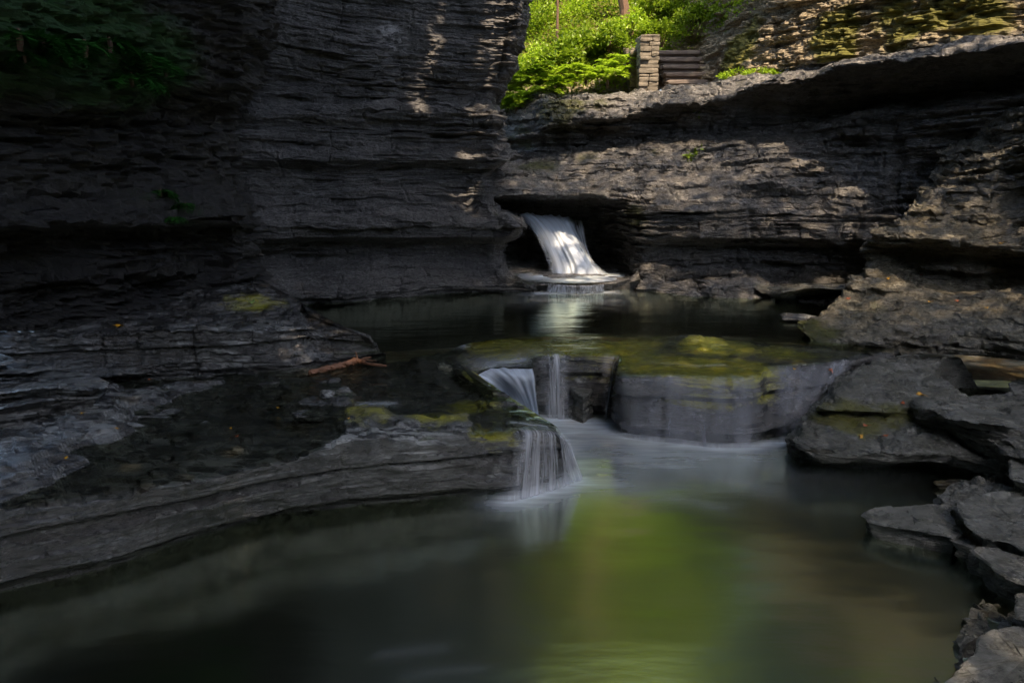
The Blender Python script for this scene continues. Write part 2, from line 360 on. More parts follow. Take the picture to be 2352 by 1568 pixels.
o = mk('bed_terrain', G.reshape(-1, 3), grid_quads(*G.shape[:2]), M['bed'], {'moss': np.zeros(x.size), 'tone': np.zeros(x.size)}, smooth=True); tag(o, kind='structure')

UF = [(300, 830), (600, 815), (830, 812), (880, 808), (960, 804), (1040, 798), (1080, 788), (1140, 780), (1200, 775), (1340, 772), (1480, 776), (1650, 781), (1800, 787), (1910, 793), (2060, 800)]
ufr = np.array([Z(a, b, .652) for a, b in UF]); far = ufr.copy(); far[:, 1] = 13.6; far[:, 0] *= 1.25
G, s, t = loft([ufr, ufr * [1, 1, 1] + [0, .6, 0], far], .05, .05)
G[..., 2] += .003 * fbm(G[..., 0] * 1.2, G[..., 1] * 4, 0, 3, 78)
fu = foam(G, [([(1240, 674), (1320, 672), (1400, 671)], .65, .16, .5), ([(1250, 690), (1390, 690)], .65, .4, .12)])
tag(mk('upper_pool_water', G.reshape(-1, 3), grid_quads(*G.shape[:2]), M['upper'], {'foam': fu}, smooth=True), kind='structure')
G = plane_grid(-6, 8, 8.4, 16, .15); G[..., 2] = .15 + .1 * fbm(G[..., 0], G[..., 1], 0, 3, 9)
tag(mk('upper_bed_terrain', G.reshape(-1, 3), grid_quads(*G.shape[:2]), M['bed'], {'moss': G[..., 0] * 0, 'tone': G[..., 0] * 0}, smooth=True), kind='structure')

# ------------------------------------------------------------------ BENCH at the foot of the dark cliff
BN = [((-420,705,1.15),(-420,800,1.05),(-420,930,.58)), ((-200,700,1.15),(-200,785,1.05),(-200,905,.58)), ((0,690,1.15),(0,772,1.05),(0,888,.58)), ((250,670,1.15),(250,760,1.05),(250,870,.58)), ((420,650,1.15),(480,750,1.05),(480,860,.58)),
      ((520,630,1.15),(620,744,1.04),(620,848,.58)), ((580,635,1.12),(700,738,1.02),(700,840,.58)), ((640,665,1.06),(745,748,.95),(765,832,.58)), ((685,690,1.0),(795,758,.90),(830,824,.58)),
      ((705,715,.95),(845,768,.85),(868,817,.58)), ((714,732,.85),(848,780,.80),(886,811,.58)), ((720,745,.5),(840,795,.5),(880,803,.5))]
bk, bt, bb = [np.array([Z(*r[i]) for r in BN]) for i in range(3)]
rows = [bk + [0.0, .25, -.5], bk + [0, .03, -.04], bk, bk * .5 + bt * .5, bt, bt * .65 + bb * .35 + [0, -.02, 0], bt * .6 + bb * .4 + [0, .05, 0], bt * .15 + bb * .85 + [.0, -.05, 0], bb, bb + [0, .02, -.3]]
sheet('bench_terrain', rows, .022, .016, M['ledge'], face=.5, top=1.4, fine=.6, thick=.3, mask=lambda G, s, t: np.ones(G.shape[:2]) * (1 - .75 * sstep(6.5, 9, t))[None, :] * (.05 + .95 * sstep(2.0, 2.9, s))[:, None], tone=[(Z(520, 800, .85), .5, .5), (Z(640, 770, .9), .35, .6), (Z(700, 760, .9), .3, .5), (Z(100, 850, .7), .35, .5), (Z(290, 835, .8), .2, .6), (Z(640, 810, .8), .4, .5), (Z(820, 790, .8), .3, .5)],
      moss=[(Z(590, 685, 1.1), .5, .4)])

# ------------------------------------------------------------------ NEAR LEFT CLIFF
A0 = np.array
pxs = [-1500, -700, -300, 0, 200, 400, 500, 548, 590]; Yc = np.array([1.5, 4.0, 5.4, 6.7, 7.6, 8.5, 9.0, 9.3, 11.0])
def crow_(py, off, pe=548, z=None):
    r = []
    for i, (p, yy) in enumerate(zip(pxs, Yc)):
        p2 = pe if i == 7 else (pe + 20 if i == 8 else p)
        yy = yy + off * (1 if i < 8 else .3)
        if i == 0:
            r.append(A0([-7.0 - off, -8.0, z if z is not None else Y(-700, py, 4.0)[2]])); continue
        r.append(YZ(p2, z, yy) if z is not None else Y(p2, py, yy))
    return r
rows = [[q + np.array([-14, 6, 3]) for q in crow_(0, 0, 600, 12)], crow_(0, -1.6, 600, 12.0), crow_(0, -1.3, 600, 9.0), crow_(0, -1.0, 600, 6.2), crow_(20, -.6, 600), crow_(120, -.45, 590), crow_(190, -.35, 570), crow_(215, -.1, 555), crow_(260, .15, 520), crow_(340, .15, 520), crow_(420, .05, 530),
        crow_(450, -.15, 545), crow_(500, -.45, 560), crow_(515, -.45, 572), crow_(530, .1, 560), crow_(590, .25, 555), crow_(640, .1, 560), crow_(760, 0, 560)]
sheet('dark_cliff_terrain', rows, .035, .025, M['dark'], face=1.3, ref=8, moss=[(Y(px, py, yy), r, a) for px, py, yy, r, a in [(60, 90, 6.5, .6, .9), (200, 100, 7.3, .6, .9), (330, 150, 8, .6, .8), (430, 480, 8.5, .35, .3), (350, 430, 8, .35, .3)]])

# ------------------------------------------------------------------ MID CLIFF
pm = [420, 500, 600, 700, 850, 1000, 1090, 1150, 1190]; Ym = np.array([9.9, 10.35, 10.6, 10.9, 11.35, 11.85, 12.1, 12.35, 15.5])
def mrow(py, off, pe, z=None):
    r = []
    for i, (p, yy) in enumerate(zip(pm, Ym)):
        p2 = {6: pe - 60, 7: pe, 8: pe - 10}.get(i, p)
        o2 = off * (1 if i < 8 else .2)
        r.append(YZ(p2 + (14 if z and i >= 6 else 0), z, yy + o2) if z is not None else Y(p2, py, yy + o2))
    return r
rows = [[q + np.array([-10, 10, 2.5]) for q in mrow(0, 0, 1225, 11)], mrow(0, -.7, 1225, 11.), mrow(0, -.5, 1225, 8.), mrow(0, -.4, 1210), mrow(60, -.38, 1205), mrow(108, -.32, 1186), mrow(158, -.22, 1180), mrow(188, -.12, 1152), mrow(228, -.05, 1132),
        mrow(246, -.22, 1146), mrow(262, -.28, 1150), mrow(290, -.12, 1150), mrow(330, -.12, 1152), mrow(352, -.22, 1165), mrow(368, -.24, 1164), mrow(388, .02, 1140), mrow(410, .05, 1122), mrow(450, .0, 1125), mrow(484, -.08, 1150),
        mrow(494, -.30, 1188), mrow(518, -.40, 1204), mrow(545, -.30, 1182), mrow(558, .15, 1154), mrow(590, .26, 1150), mrow(604, .05, 1156), mrow(636, -.18, 1182),
        mrow(0, -.32, 1215, .80), mrow(0, -.30, 1225, .66), mrow(0, -.1, 1225, .2)]
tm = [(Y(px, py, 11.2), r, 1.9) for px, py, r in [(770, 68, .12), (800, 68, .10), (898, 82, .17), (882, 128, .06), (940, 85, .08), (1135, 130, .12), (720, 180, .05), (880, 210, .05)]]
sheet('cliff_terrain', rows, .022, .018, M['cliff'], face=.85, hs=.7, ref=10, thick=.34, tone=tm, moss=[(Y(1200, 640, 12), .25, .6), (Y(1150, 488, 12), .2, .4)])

# ------------------------------------------------------------------ FAR RIGHT BANK with the alcove
pr = [1090, 1160, 1250, 1340, 1390, 1402, 1440, 1464, 1510, 1620, 1780, 1950, 2150, 2352, 2650]
def prow(pys, ys, px=None): return [Y(a, b, c) for a, b, c in zip(px or pr, pys, ys)]
Y1 = [15.6, 15.6, 15.4, 15.2, 15.05, 15.0, 14.9, 14.8, 14.6, 14.2, 13.6, 12.7, 11.5, 10.4, 9.2]
Y2 = [14.4, 14.3, 14.1, 14.0, 13.9, 13.9, 13.7, 13.6, 13.4, 13.1, 12.6, 11.9, 10.9, 10.0, 8.9]
Y3 = [13.6, 13.5, 13.4, 13.3, 13.2, 13.2, 13.05, 13.0, 12.8, 12.5, 12.1, 11.5, 10.6, 9.8, 8.7]
Y4 = [13.3, 13.2, 13.1, 13.0, 12.9, 12.9, 12.7, 12.5, 12.3, 12.0, 11.7, 11.2, 10.4, 9.6, 8.6]
A = np.array
al = A([1.7, 1.7, 1.7, 1.6, 1.2, 1.0, .5, .0, 0, 0, 0, 0, 0, 0, 0])
p1 = [352, 350, 346, 335, 328, 327, 322, 318, 312, 300, 288, 254, 216, 190, 165]
rows = [prow([p + 2 for p in p1], A(Y1) + .9), prow(p1, Y1), prow([p + 7 for p in p1], A(Y1) - .05), prow([p + 22 for p in p1], A(Y1) - .45),
        prow([402, 400, 396, 392, 388, 388, 386, 384, 380, 372, 366, 368, 378, 395, 410], Y2), prow([408, 408, 402, 398, 394, 394, 392, 390, 388, 380, 374, 376, 386, 403, 418], A(Y2) - .03),
        prow([428, 426, 430, 424, 424, 424, 424, 424, 424, 436, 442, 450, 458, 470, 480], Y3),
        prow([446, 448, 446, 446, 452, 456, 464, 470, 474, 482, 488, 492, 500, 510, 520], Y4)]
rows += [prow([456, 458, 456, 458, 462, 468, 486, 500, 500, 508, 512, 516, 520, 530, 540], A(Y4) + al * .5),
         prow([500, 500, 500, 500, 505, 510, 525, 540, 540, 545, 547, 548, 550, 555, 560], A(Y4) + al - [0, 0, 0, 0, 0, 0, 0, .1, .15, .15, .15, .15, .15, .15, .15], [1090, 1160, 1250, 1340, 1392, 1404, 1440, 1462, 1500, 1620, 1780, 1950, 2150, 2352, 2650]),
         prow([560, 560, 560, 560, 560, 560, 560, 560, 558, 558, 558, 560, 562, 565, 570], A(Y4) + al + .05),
         prow([575, 575, 575, 575, 575, 575, 575, 575, 568, 568, 568, 570, 572, 575, 580], A(Y4) + al + [.1, .1, .1, .1, .1, .1, .05, .05, .2, .28, .28, .28, .3, .5, .5]),
         prow([600, 600, 600, 600, 600, 602, 602, 602, 596, 598, 600, 602, 606, 610, 610], A(Y4) + al + [0, 0, 0, 0, 0, 0, 0, -.05, .1, .24, .24, .24, .26, .4, .4]),
         prow([625, 625, 625, 625, 628, 630, 632, 634, 625, 618, 618, 620, 630, 640, 640], A(Y4) + al * .9 + [0, 0, 0, 0, 0, 0, -.1, -.25, -.15, .1, .1, 0, 0, 0, 0]),
         prow([650, 650, 650, 650, 650, 650, 648, 648, 648, 648, 650, 660, 670, 680, 690], A(Y4) + al * .85 + [0, 0, 0, 0, 0, 0, -.2, -.45, -.35, -.1, -.1, -.2, -.2, 0, 0])]
yb = A(Y4) + al * .8 + A([0, 0, 0, 0, 0, 0, -.35, -.65, -.55, -.75, -.75, -.7, -.4, 0, 0])
rows += [[YZ(p, .66, yy) for p, yy in zip(pr, yb)], [YZ(p, .2, yy + .05) for p, yy in zip(pr, yb)]]
mb = [(Y(px, py, yy), r, a) for px, py, yy, r, a in [(1240, 375, 14.6, .5, .6), (1350, 365, 14.5, .4, .4), (1450, 500, 12.5, .35, .5), (1500, 350, 14, .4, .3)]]
sheet('bank_terrain', rows, .024, .018, M['bank'], face=1., top=1., wob=.06, hs=.42, thick=.21, tilt=(-.02, .02), moss=mb)

# wet tumbled rock at the back corner of the upper pool
rows = [[Y(1700, 640, 11.6), Y(1780, 652, 11.3), Y(1850, 645, 11.2), Y(1960, 648, 11.0)], [Y(1745, 668, 11.2), Y(1800, 660, 10.9), Y(1860, 655, 10.8), Y(1960, 655, 10.6)], [Y(1780, 684, 10.9), Y(1800, 672, 10.6), Y(1850, 662, 10.5), Y(1960, 665, 10.4)],
        [Z(1782, 690, .62), Z(1800, 694, .62), Z(1850, 690, .62), Z(1960, 690, .62)], [Z(1782, 690, .2), Z(1800, 694, .2), Z(1850, 692, .2), Z(1960, 690, .2)]]
sheet('pool_corner_terrain', rows, .02, .02, M['smooth'], face=.3, top=.5)
rows = [[Y(1590, 640, 11.7), Y(1650, 640, 11.5), Y(1700, 636, 11.5), Y(1760, 640, 11.6)], [Y(1600, 655, 11.6), Y(1640, 655, 11.3), Y(1700, 645, 11.3), Y(1760, 655, 11.5)], [Z(1612, 682, .64), Z(1650, 686, .64), Z(1700, 686, .64), Z(1760, 686, .64)], [Z(1612, 684, .2), Z(1650, 686, .2), Z(1700, 688, .2), Z(1760, 688, .2)]]
sheet('pool_nook_terrain', rows, .02, .02, M['bank'], face=.5, top=.5)

# ------------------------------------------------------------------ UPPER LEDGE with its overhang
pu = [1090, 1160, 1236, 1300, 1480, 1650, 1800, 1900, 2000, 2100, 2200, 2352, 2650]
f0 = [235, 222, 214, 212, 214, 188, 165, 148, 125, 105, 88, 68, 35]; f1 = [330, 322, 305, 282, 250, 220, 190, 172, 150, 128, 112, 94, 65]
yl = A([16.2, 16.1, 15.0, 14.8, 14.3, 13.6, 12.8, 12.2, 11.6, 11.0, 10.4, 9.7, 8.7])
f3 = list(np.interp(pu, pr, p1)); y3 = np.interp(pu, pr, Y1)
rows = [prow(A(f0) - 4, yl + 2.6, pu), prow(f0, yl + 1.0, pu), prow(A(f0) * .6 + A(f1) * .4, yl + .45, pu), prow(A(f1) - 8, yl, pu), prow(f1, yl + .02, pu), prow(A(f1) + 4, yl + .10, pu), prow(A(f1) * .8 + A(f3) * .2, yl + .30, pu), prow(A(f3) - 10, np.maximum(y3 + .2, yl + .40), pu), prow(A(f3) + 55, np.maximum(y3 + .35, yl + .5), pu)]
sheet('upper_ledge_terrain', rows, .026, .02, M['bank'], face=1., top=.9, wob=.15, hs=.5, thick=.24, moss=[(Y(1290, 250, 15.2), .6, .7), (Y(1380, 235, 15.2), .4, .4), (Y(1700, 185, 14), .3, .3), (Y(1200, 320, 16), .4, .6)])

# ------------------------------------------------------------------ HILLSIDE and the mossy rock wall above the path
ph = [700, 1000, 1130, 1200, 1320, 1460, 1560, 1640, 1700, 1800, 1950, 2100, 2352, 2650]
hy = A([17.5, 17.3, 17.2, 17.0, 16.6, 16.6, 17.2, 16.2, 15.2, 14.3, 13.2, 12.1, 11.0, 9.9])
h0 = [250, 245, 240, 232, 225, 212, 200, 190, 175, 160, 135, 108, 72, 40]
h1 = [120, 120, 110, 110, 110, 110, 150, 110, 100, 95, 75, 55, 30, 0]
rows = [prow(h0, hy, ph), prow(h1, hy + [2.2, 2.2, 2, 1.8, 1.6, 1.4, .8, .9, .6, .35, .3, .3, .3, .3], ph), prow([0] * 11 + [-20, -50, -80], hy + [5, 5, 4.5, 4.2, 3.8, 3.4, 3, 2.2, 1.4, .7, .55, .5, .5, .5], ph),
        [YZ(p, 9.0 if i < 9 else 7.2, yy + q) for i, (p, yy, q) in enumerate(zip(ph, hy, [9, 9, 8.5, 8, 8, 7.5, 7, 5, 3.5, 2.2, 1.5, 1.3, 1.2, 1.2]))],
        [YZ(p, 16.0 if i < 7 else 9., yy + q) for i, (p, yy, q) in enumerate(zip(ph, hy, [18, 18, 18, 17, 17, 16, 15, 14, 12, 10, 9, 8, 7, 7]))],
        [YZ(p, 22.0 if i < 7 else 10, yy + 60) for i, (p, yy) in enumerate(zip(ph, hy))]]
mh = [(p_, 1.6, 1.) for p_ in (Y(1100,100,19), Y(1250,100,18.5), Y(1380,60,19.5), Y(1250,0,21), Y(1450,0,20.5))] + [(Y(px, py, yy), r, a) for px, py, yy, r, a in [(1700, 120, 15.6, .5, .9), (1780, 90, 14.6, .5, .3), (1910, 70, 13.6, .45, 1.), (1920, 120, 13.4, .35, 1.), (2080, 70, 12.5, .5, .6), (2150, 30, 12.2, .5, .6), (2280, 40, 11.4, .4, .6), (2040, 20, 12.8, .4, .7), (1720, 60, 15.6, .4, .5), (2230, 10, 11.6, .5, .8)]]
hill, HG, HG2, _, _ = sheet('hillside_terrain', rows, .05, .04, M['wallrock'], face=1.2, fine=.3, rough=1.8, top=.5, thick=.3, moss=mh, ref=1)

# ------------------------------------------------------------------ RIGHT BUTTRESS and its slab
def hrow(pts): return [Y(*p) for p in pts]
H = [[(2330,262,12.2),(2262,285,10.9),(2290,262,10.4),(2330,240,9.9),(2400,215,9.4),(2520,205,8.6),(2900,190,7.2)],
     [(2260,300,12.0),(2205,312,10.8),(2250,310,10.2),(2300,310,9.8),(2352,308,9.4),(2480,305,8.6),(2900,300,7.1)],
     [(2230,345,11.8),(2166,340,10.7),(2220,345,10.1),(2290,345,9.6),(2352,345,9.3),(2480,345,8.5),(2900,350,7.0)],
     [(2200,400,11.6),(2145,400,10.5),(2200,395,9.9),(2280,395,9.4),(2352,395,9.1),(2480,400,8.3),(2900,410,6.9)],
     [(2180,450,11.4),(2122,448,10.3),(2190,450,9.8),(2270,450,9.3),(2352,450,9.0),(2480,455,8.2),(2900,470,6.8)],
     [(2130,500,11.2),(2070,492,10.1),(2150,495,9.6),(2250,500,9.1),(2352,505,8.8),(2480,510,8.0),(2900,530,6.6)],
     [(2060,548,11.0),(2008,542,9.8),(2090,545,9.3),(2220,552,8.8),(2352,560,8.4),(2480,565,7.7),(2900,585,6.4)],
     [(2050,560,11.0),(1996,556,9.8),(2090,558,9.35),(2220,566,8.85),(2352,574,8.45),(2480,580,7.8),(2900,600,6.45)],
     [(2050,570,11.2),(1996,568,10.0),(2095,575,9.7),(2220,582,9.2),(2352,590,8.85),(2480,595,8.2),(2900,615,6.8)],
     [(2050,605,11.0),(1994,602,9.95),(2090,610,9.5),(2220,616,9.1),(2352,622,8.7),(2480,628,8.0),(2900,650,6.6)],
     [(2010,650,10.6),(1962,646,9.6),(2060,650,9.2),(2200,655,8.75),(2352,660,8.3),(2480,665,7.6),(2900,690,6.3)],
     [(1960,700,10.2),(1902,690,9.1),(2000,694,8.8),(2150,698,8.4),(2352,704,7.85),(2480,710,7.2),(2900,740,5.9)],
     [(1890,735,9.6),(1838,738,8.65),(1890,748,8.45),(2060,735,8.15),(2230,735,7.75),(2400,745,7.2),(2900,790,5.4)],
     [(1880,748,9.5),(1836,744,8.6),(1884,768,8.25),(2040,764,7.95),(2200,748,7.65),(2352,768,7.1),(2900,830,5.3)],
     [(1900,765,9.5),(1850,754,8.6),(1906,794,8.1),(2040,803,7.85),(2200,808,7.5),(2352,826,7.05),(2900,900,5.25)],
     [(1900,770,9.8),(1860,765,9.2),(1930,802,8.7),(2040,808,8.4),(2200,814,8.1),(2352,832,7.6),(2900,910,5.8)]]
rows = [hrow(h) for h in H]
sheet('buttress_terrain', rows, .02, .016, M['bank2'], face=.9, top=1.3, wob=.06, hs=.5, ta=1.6, thick=.24, tilt=(-.03, .0), moss=[(Y(1870, 770, 8.4), .28, 1.), (Y(1900, 740, 8.5), .25, .5), (Y(2000, 700, 8.8), .5, .3), (Y(1850, 745, 8.6), .2, .9)], tone=[(Y(2120, 785, 7.8), .4, .7), (Y(2000, 790, 7.9), .2, .5)])

# ------------------------------------------------------------------ LOWER RIGHT ROCK
I = [[(1930,790,.55),(2000,806,.66),(2090,808,.66),(2190,812,.66),(2352,830,.64),(2900,900,.66)],
     [(1990,812,.40),(2004,818,.62),(2090,824,.62),(2180,832,.61),(2352,845,.60),(2900,920,.6)],
     [(1940,850,.32),(1958,858,.57),(2050,862,.57),(2150,872,.56),(2352,880,.55),(2900,960,.55)],
     [(1900,900,.2),(1915,905,.52),(2010,908,.52),(2120,912,.51),(2352,915,.50),(2900,1000,.5)],
     [(1872,935,.10),(1884,934,.47),(1990,942,.46),(2090,950,.45),(2352,950,.45),(2900,1040,.45)],
     [(1862,945,.10),(1878,942,.40),(1985,950,.38),(2085,960,.38),(2352,965,.38),(2900,1060,.42)],
     [(1840,975,.05),(1862,972,.33),(1970,985,.33),(2085,990,.33),(2300,1000,.34),(2900,1090,.4)],
     [(1810,1000,.10),(1822,1004,.31),(1920,1022,.31),(2060,1028,.30),(2250,1034,.30),(2900,1150,.35)],
     [(1812,1010,.08),(1820,1012,.29),(1900,1036,.28),(2060,1040,.275),(2250,1052,.27),(2900,1180,.3)],
     [(1815,1020,.06),(1834,1030,.23),(1900,1060,.18),(2000,1055,.20),(2250,1075,.16),(2900,1230,.2)]]
rows = [[Z(*p) for p in r] for r in I]
rows.append([q + A([.1, .30, -.05]) for q in rows[-1]])
rows.append([A([q[0], q[1] + .15, -.5]) for q in rows[-1]])
pc = Z(2300, 872, .5)
def pothole(G, s, t):
    d = np.sqrt(((G[..., 0] - pc[0]) / .62) ** 2 + ((G[..., 1] - pc[1]) / .42) ** 2)
    G = G.copy(); k = (s[:, None] < 6.5)
    G[..., 2] -= .34 * (1 - sstep(.86, 1.06, d)) * k; return G
sheet('smooth_rock_terrain', rows, .018, .014, M['smooth'], wob=.05, ta=2.6, hs=.8, face=.45, top=1.3, rough=.9, fine=1.2, thick=.2, post=pothole, moss=[(Z(1960, 965, .4), .25, .8), (Z(2040, 968, .35), .22, .7), (Z(2100, 962, .38), .2, .6), (Z(1900, 955, .4), .15, .9)])
th = np.linspace(0, 2 * math.pi, 40, endpoint=False)
V = np.concatenate([[[pc[0], pc[1], pc[2] - .20]], np.stack([pc[0] + .66 * np.cos(th), pc[1] + .46 * np.sin(th), th * 0 + pc[2] - .20], 1)])
tag(mk('pothole_water', V, [[0, 1 + k, 1 + (k + 1) % 40] for k in range(40)], M['upper'], {'foam': np.zeros(len(V))}, smooth=True), kind='structure')
# lobed slab over the undercut
J = [[(2100,935,.42),(2125,925,.52),(2220,918,.55),(2352,914,.58),(2900,960,.62)],
     [(2098,940,.40),(2112,936,.51),(2220,935,.53),(2352,935,.55),(2900,1000,.6)],
     [(2100,955,.36),(2108,952,.48),(2200,965,.49),(2352,970,.52),(2900,1030,.58)],
     [(2112,978,.30),(2118,972,.42),(2200,985,.45),(2352,1005,.50),(2900,1080,.55)],
     [(2160,990,.28),(2170,982,.37),(2215,1000,.40),(2352,1030,.46),(2900,1120,.5)],
     [(2195,1005,.28),(2200,1000,.35),(2240,1018,.37),(2352,1048,.42),(2900,1160,.45)],
     [(2205,1020,.22),(2215,1018,.28),(2262,1035,.30),(2352,1062,.36),(2900,1190,.4)]]
rows = [[Z(*p) for p in r] for r in J]; rows.append([q + A([.25, .35, -.08]) for q in rows[-1]])
sheet('lobed_slab_terrain', rows, .018, .014, M['smooth'], wob=.06, ta=2.6, hs=.8, face=.5, top=1.6, rough=.9, fine=1.2, thick=.15)

# ------------------------------------------------------------------ RIGHT SHORE
S = [(2296,1060,.20),(2294,1090,.14),(2244,1112,.10),(2200,1135,.12),(2166,1165,.14),(2178,1200,.16),(2205,1240,.16),(2240,1275,.14),(2292,1325,.12),(2320,1342,.10),(2270,1366,.08),(2244,1405,.10),(2236,1450,.12),(2205,1500,.12),(2150,1560,.12),(2080,1640,.12),(1950,1800,.15)]
rows = []
for a, b, z in S:
    e = Z(a, b + 6, 0.); tp = Z(a + 4, b, z)
    rows.append([A([e[0] - .02, e[1], -.6]), A([e[0] + .03, e[1] + .02, -.05]), A([e[0] - .01, e[1], .02]), tp, A([tp[0] + .18, tp[1] + .02, z + .03]), A([tp[0] + .6, tp[1] + .05, z + .08]), A([tp[0] + 1.2, tp[1] + .1, z + .22]), A([tp[0] + 2.6, tp[1] + .2, z + .7]), A([tp[0] + 5, tp[1] + .3, z + 2.2])])
rows = [list(c) for c in zip(*rows)]
sheet('shore_terrain', rows, .014, .014, M['smooth'], wob=.08, ta=2.6, face=.9, top=1.9, rough=1., fine=1.5, thick=.16, out='up', moss=[(Z(2230, 1180, .2), .2, .55)])

# ------------------------------------------------------------------ PLATFORM below the main fall
P = [[Z(1130,640,.80), Z(1200,640,.80), Z(1260,642,.80), Z(1330,640,.80), Z(1390,638,.80), Z(1450,625,.84), Z(1475,600,1.0)],
     [Z(1140,652,.78), Z(1200,653,.775), Z(1250,653,.77), Z(1320,655,.765), Z(1385,654,.77), Z(1440,642,.82), Z(1466,622,.95)],
     [Z(1140,656,.74), Z(1200,657,.73), Z(1250,657,.73), Z(1320,660,.73), Z(1385,659,.73), Z(1442,650,.76), Z(1470,640,.85)],
     [Z(1140,668,.62), Z(1200,668,.62), Z(1250,670,.62), Z(1320,672,.62), Z(1385,671,.62), Z(1442,668,.62), Z(1475,666,.62)],
     [Z(1140,668,.2), Z(1200,668,.2), Z(1250,670,.2), Z(1320,672,.2), Z(1385,671,.2), Z(1442,668,.2), Z(1475,666,.2)]]
P.insert(0, [q + A([0, 2.5, .05]) for q in P[0]])
sheet('fall_platform_terrain', P, .02, .014, M['bank'], face=.25, top=.35, moss=[(Z(1190, 652, .8), .25, .8)])
pw = [[Z(a, 612, .81) for a in (1150, 1250, 1350, 1440)], [Z(a, b, .80) for a, b in ((1190, 636), (1260, 640), (1350, 640), (1440, 630))], [Z(a, b, .785) for a, b in ((1200, 645), (1262, 649), (1350, 650), (1425, 642))]]
G, s, t = loft(pw, .04, .04)
tag(mk('platform_water', G.reshape(-1, 3), grid_quads(*G.shape[:2]), M['upper'], {'foam': foam(G, [([(1255, 634), (1330, 632), (1425, 634)], .8, .35, 1.), ([(1300, 645), (1400, 645)], .79, .2, .6)])}, smooth=True), kind='structure')

# ------------------------------------------------------------------ WATERFALLS
def fall(name, rows, mat, label, edge=(.12, .12), vfade=(0., .12), du=.02, dv=.03, bulge=.02, thick=.02, dens=1.):
    root = empty(name, rows[-1][len(rows[-1]) // 2])
    tag(root, label, 'waterfall')
    G, s, t = loft(rows, du, dv, True)
    nr, nc = G.shape[:2]; u = np.linspace(0, 1, nc)[None, :] * np.ones((nr, 1)); v = (s / s.max())[:, None] * np.ones((1, nc))
    L = np.linalg.norm(np.diff(G[nr // 2], axis=0), axis=1).sum()
    n = normals(G); n *= np.where((n * (A([0, 0, CAMZ]) - G)).sum(2).mean() > 0, 1, -1)
    G = G + n * (bulge * vn(u * L * 9, v * 1.2, 0, 3) + .5 * bulge * vn(u * L * 26, v * 1.5, 1, 4))[..., None]
    e0, e1 = edge
    wob = .03 * vn(v * 4, 0, 0, 6)
    d = sstep(0, e0, u + wob) * sstep(0, e1, 1 - u + wob) * (sstep(0, vfade[0], v) if vfade[0] > 0 else 1) * (sstep(0, vfade[1], 1 - v) if vfade[1] > 0 else 1)
    o = mk('water_sheet', G.reshape(-1, 3) - np.array(root.location), grid_quads(nr, nc), mat, {'u': u * L, 'v': v, 'dens': d * dens}, parent=root, smooth=True)
    G3 = G - n * thick
    o = mk('back_sheet', G3.reshape(-1, 3) - np.array(root.location), grid_quads(nr, nc), mat, {'u': u * L + 3.3, 'v': v, 'dens': d * dens * .8}, parent=root, smooth=True)
    return root
fall('main_waterfall', [[Y(1180,490,14.0), Y(1215,488,14.1), Y(1265,494,14.2), Y(1330,503,14.3)], [Y(1205,505,13.6), Y(1240,508,13.6), Y(1285,512,13.6), Y(1330,525,13.7)], [Y(1226,535,13.3), Y(1262,536,13.3), Y(1300,540,13.3), Y(1345,555,13.35)],
      [Y(1242,570,13.05), Y(1280,572,13.0), Y(1320,575,13.0), Y(1362,590,13.1)], [Y(1256,610,12.9), Y(1296,610,12.85), Y(1340,610,12.85), Y(1386,615,12.9)], [Y(1264,638,12.8), Y(1302,640,12.75), Y(1346,640,12.75), Y(1415,632,12.8)]],
     M['fall'], 'tall white main waterfall sliding from the dark alcove onto the round platform', edge=(.22, .34), vfade=(.05, .08), bulge=.05, thick=.06)
fall('wet_rock_glint', [[Y(1296,500,14.25), Y(1318,501,14.25), Y(1342,506,14.3)], [Y(1306,520,14.0), Y(1326,524,14.0), Y(1346,530,14.05)], [Y(1322,560,13.7), Y(1338,562,13.7), Y(1352,566,13.7)], [Y(1344,600,13.4), Y(1354,602,13.4), Y(1366,604,13.4)]],
     M['fall_soft'], 'thin glittering strand of water right of the main waterfall, inside the alcove', edge=(.3, .3), vfade=(.1, .2), bulge=.03, dens=1.2)  # pale streaked sheet put in for the glint on wet rock
fall('low_cascade', [[Z(1258,654,.785), Z(1300,655,.785), Z(1345,656,.785), Z(1388,655,.785)], [Z(1258,658,.75), Z(1300,660,.75), Z(1345,661,.75), Z(1388,659,.75)], [Z(1252,671,.65), Z(1300,673,.65), Z(1345,673,.65), Z(1392,671,.65)]],
     M['fall_soft'], 'short white curtain of water dropping from the platform rim into the upper pool', edge=(.05, .05), vfade=(0, 0), du=.015, dv=.01, bulge=.01, dens=1.4)
fall('side_waterfall', [[Z(1092,866,.52), Z(1110,853,.53), Z(1135,846,.54), Z(1180,844,.555), Z(1224,845,.56)], [Z(1110,872,.47), Z(1130,866,.48), Z(1160,864,.5), Z(1195,866,.51), Z(1228,866,.52)],
      [Z(1150,900,.30), Z(1165,898,.33), Z(1185,898,.36), Z(1210,900,.36), Z(1232,900,.37)], [Z(1182,940,.12), Z(1192,940,.14), Z(1205,938,.15), Z(1222,938,.16), Z(1236,936,.17)], [Z(1190,962,.0), Z(1200,965,.0), Z(1212,966,.0), Z(1226,965,.0), Z(1238,963,.0)]],
     M['fall'], 'fanned waterfall pouring through the notch between shelf and upper lip', edge=(.06, .05), vfade=(0, .02), du=.012, dv=.02, bulge=.025, dens=.62)
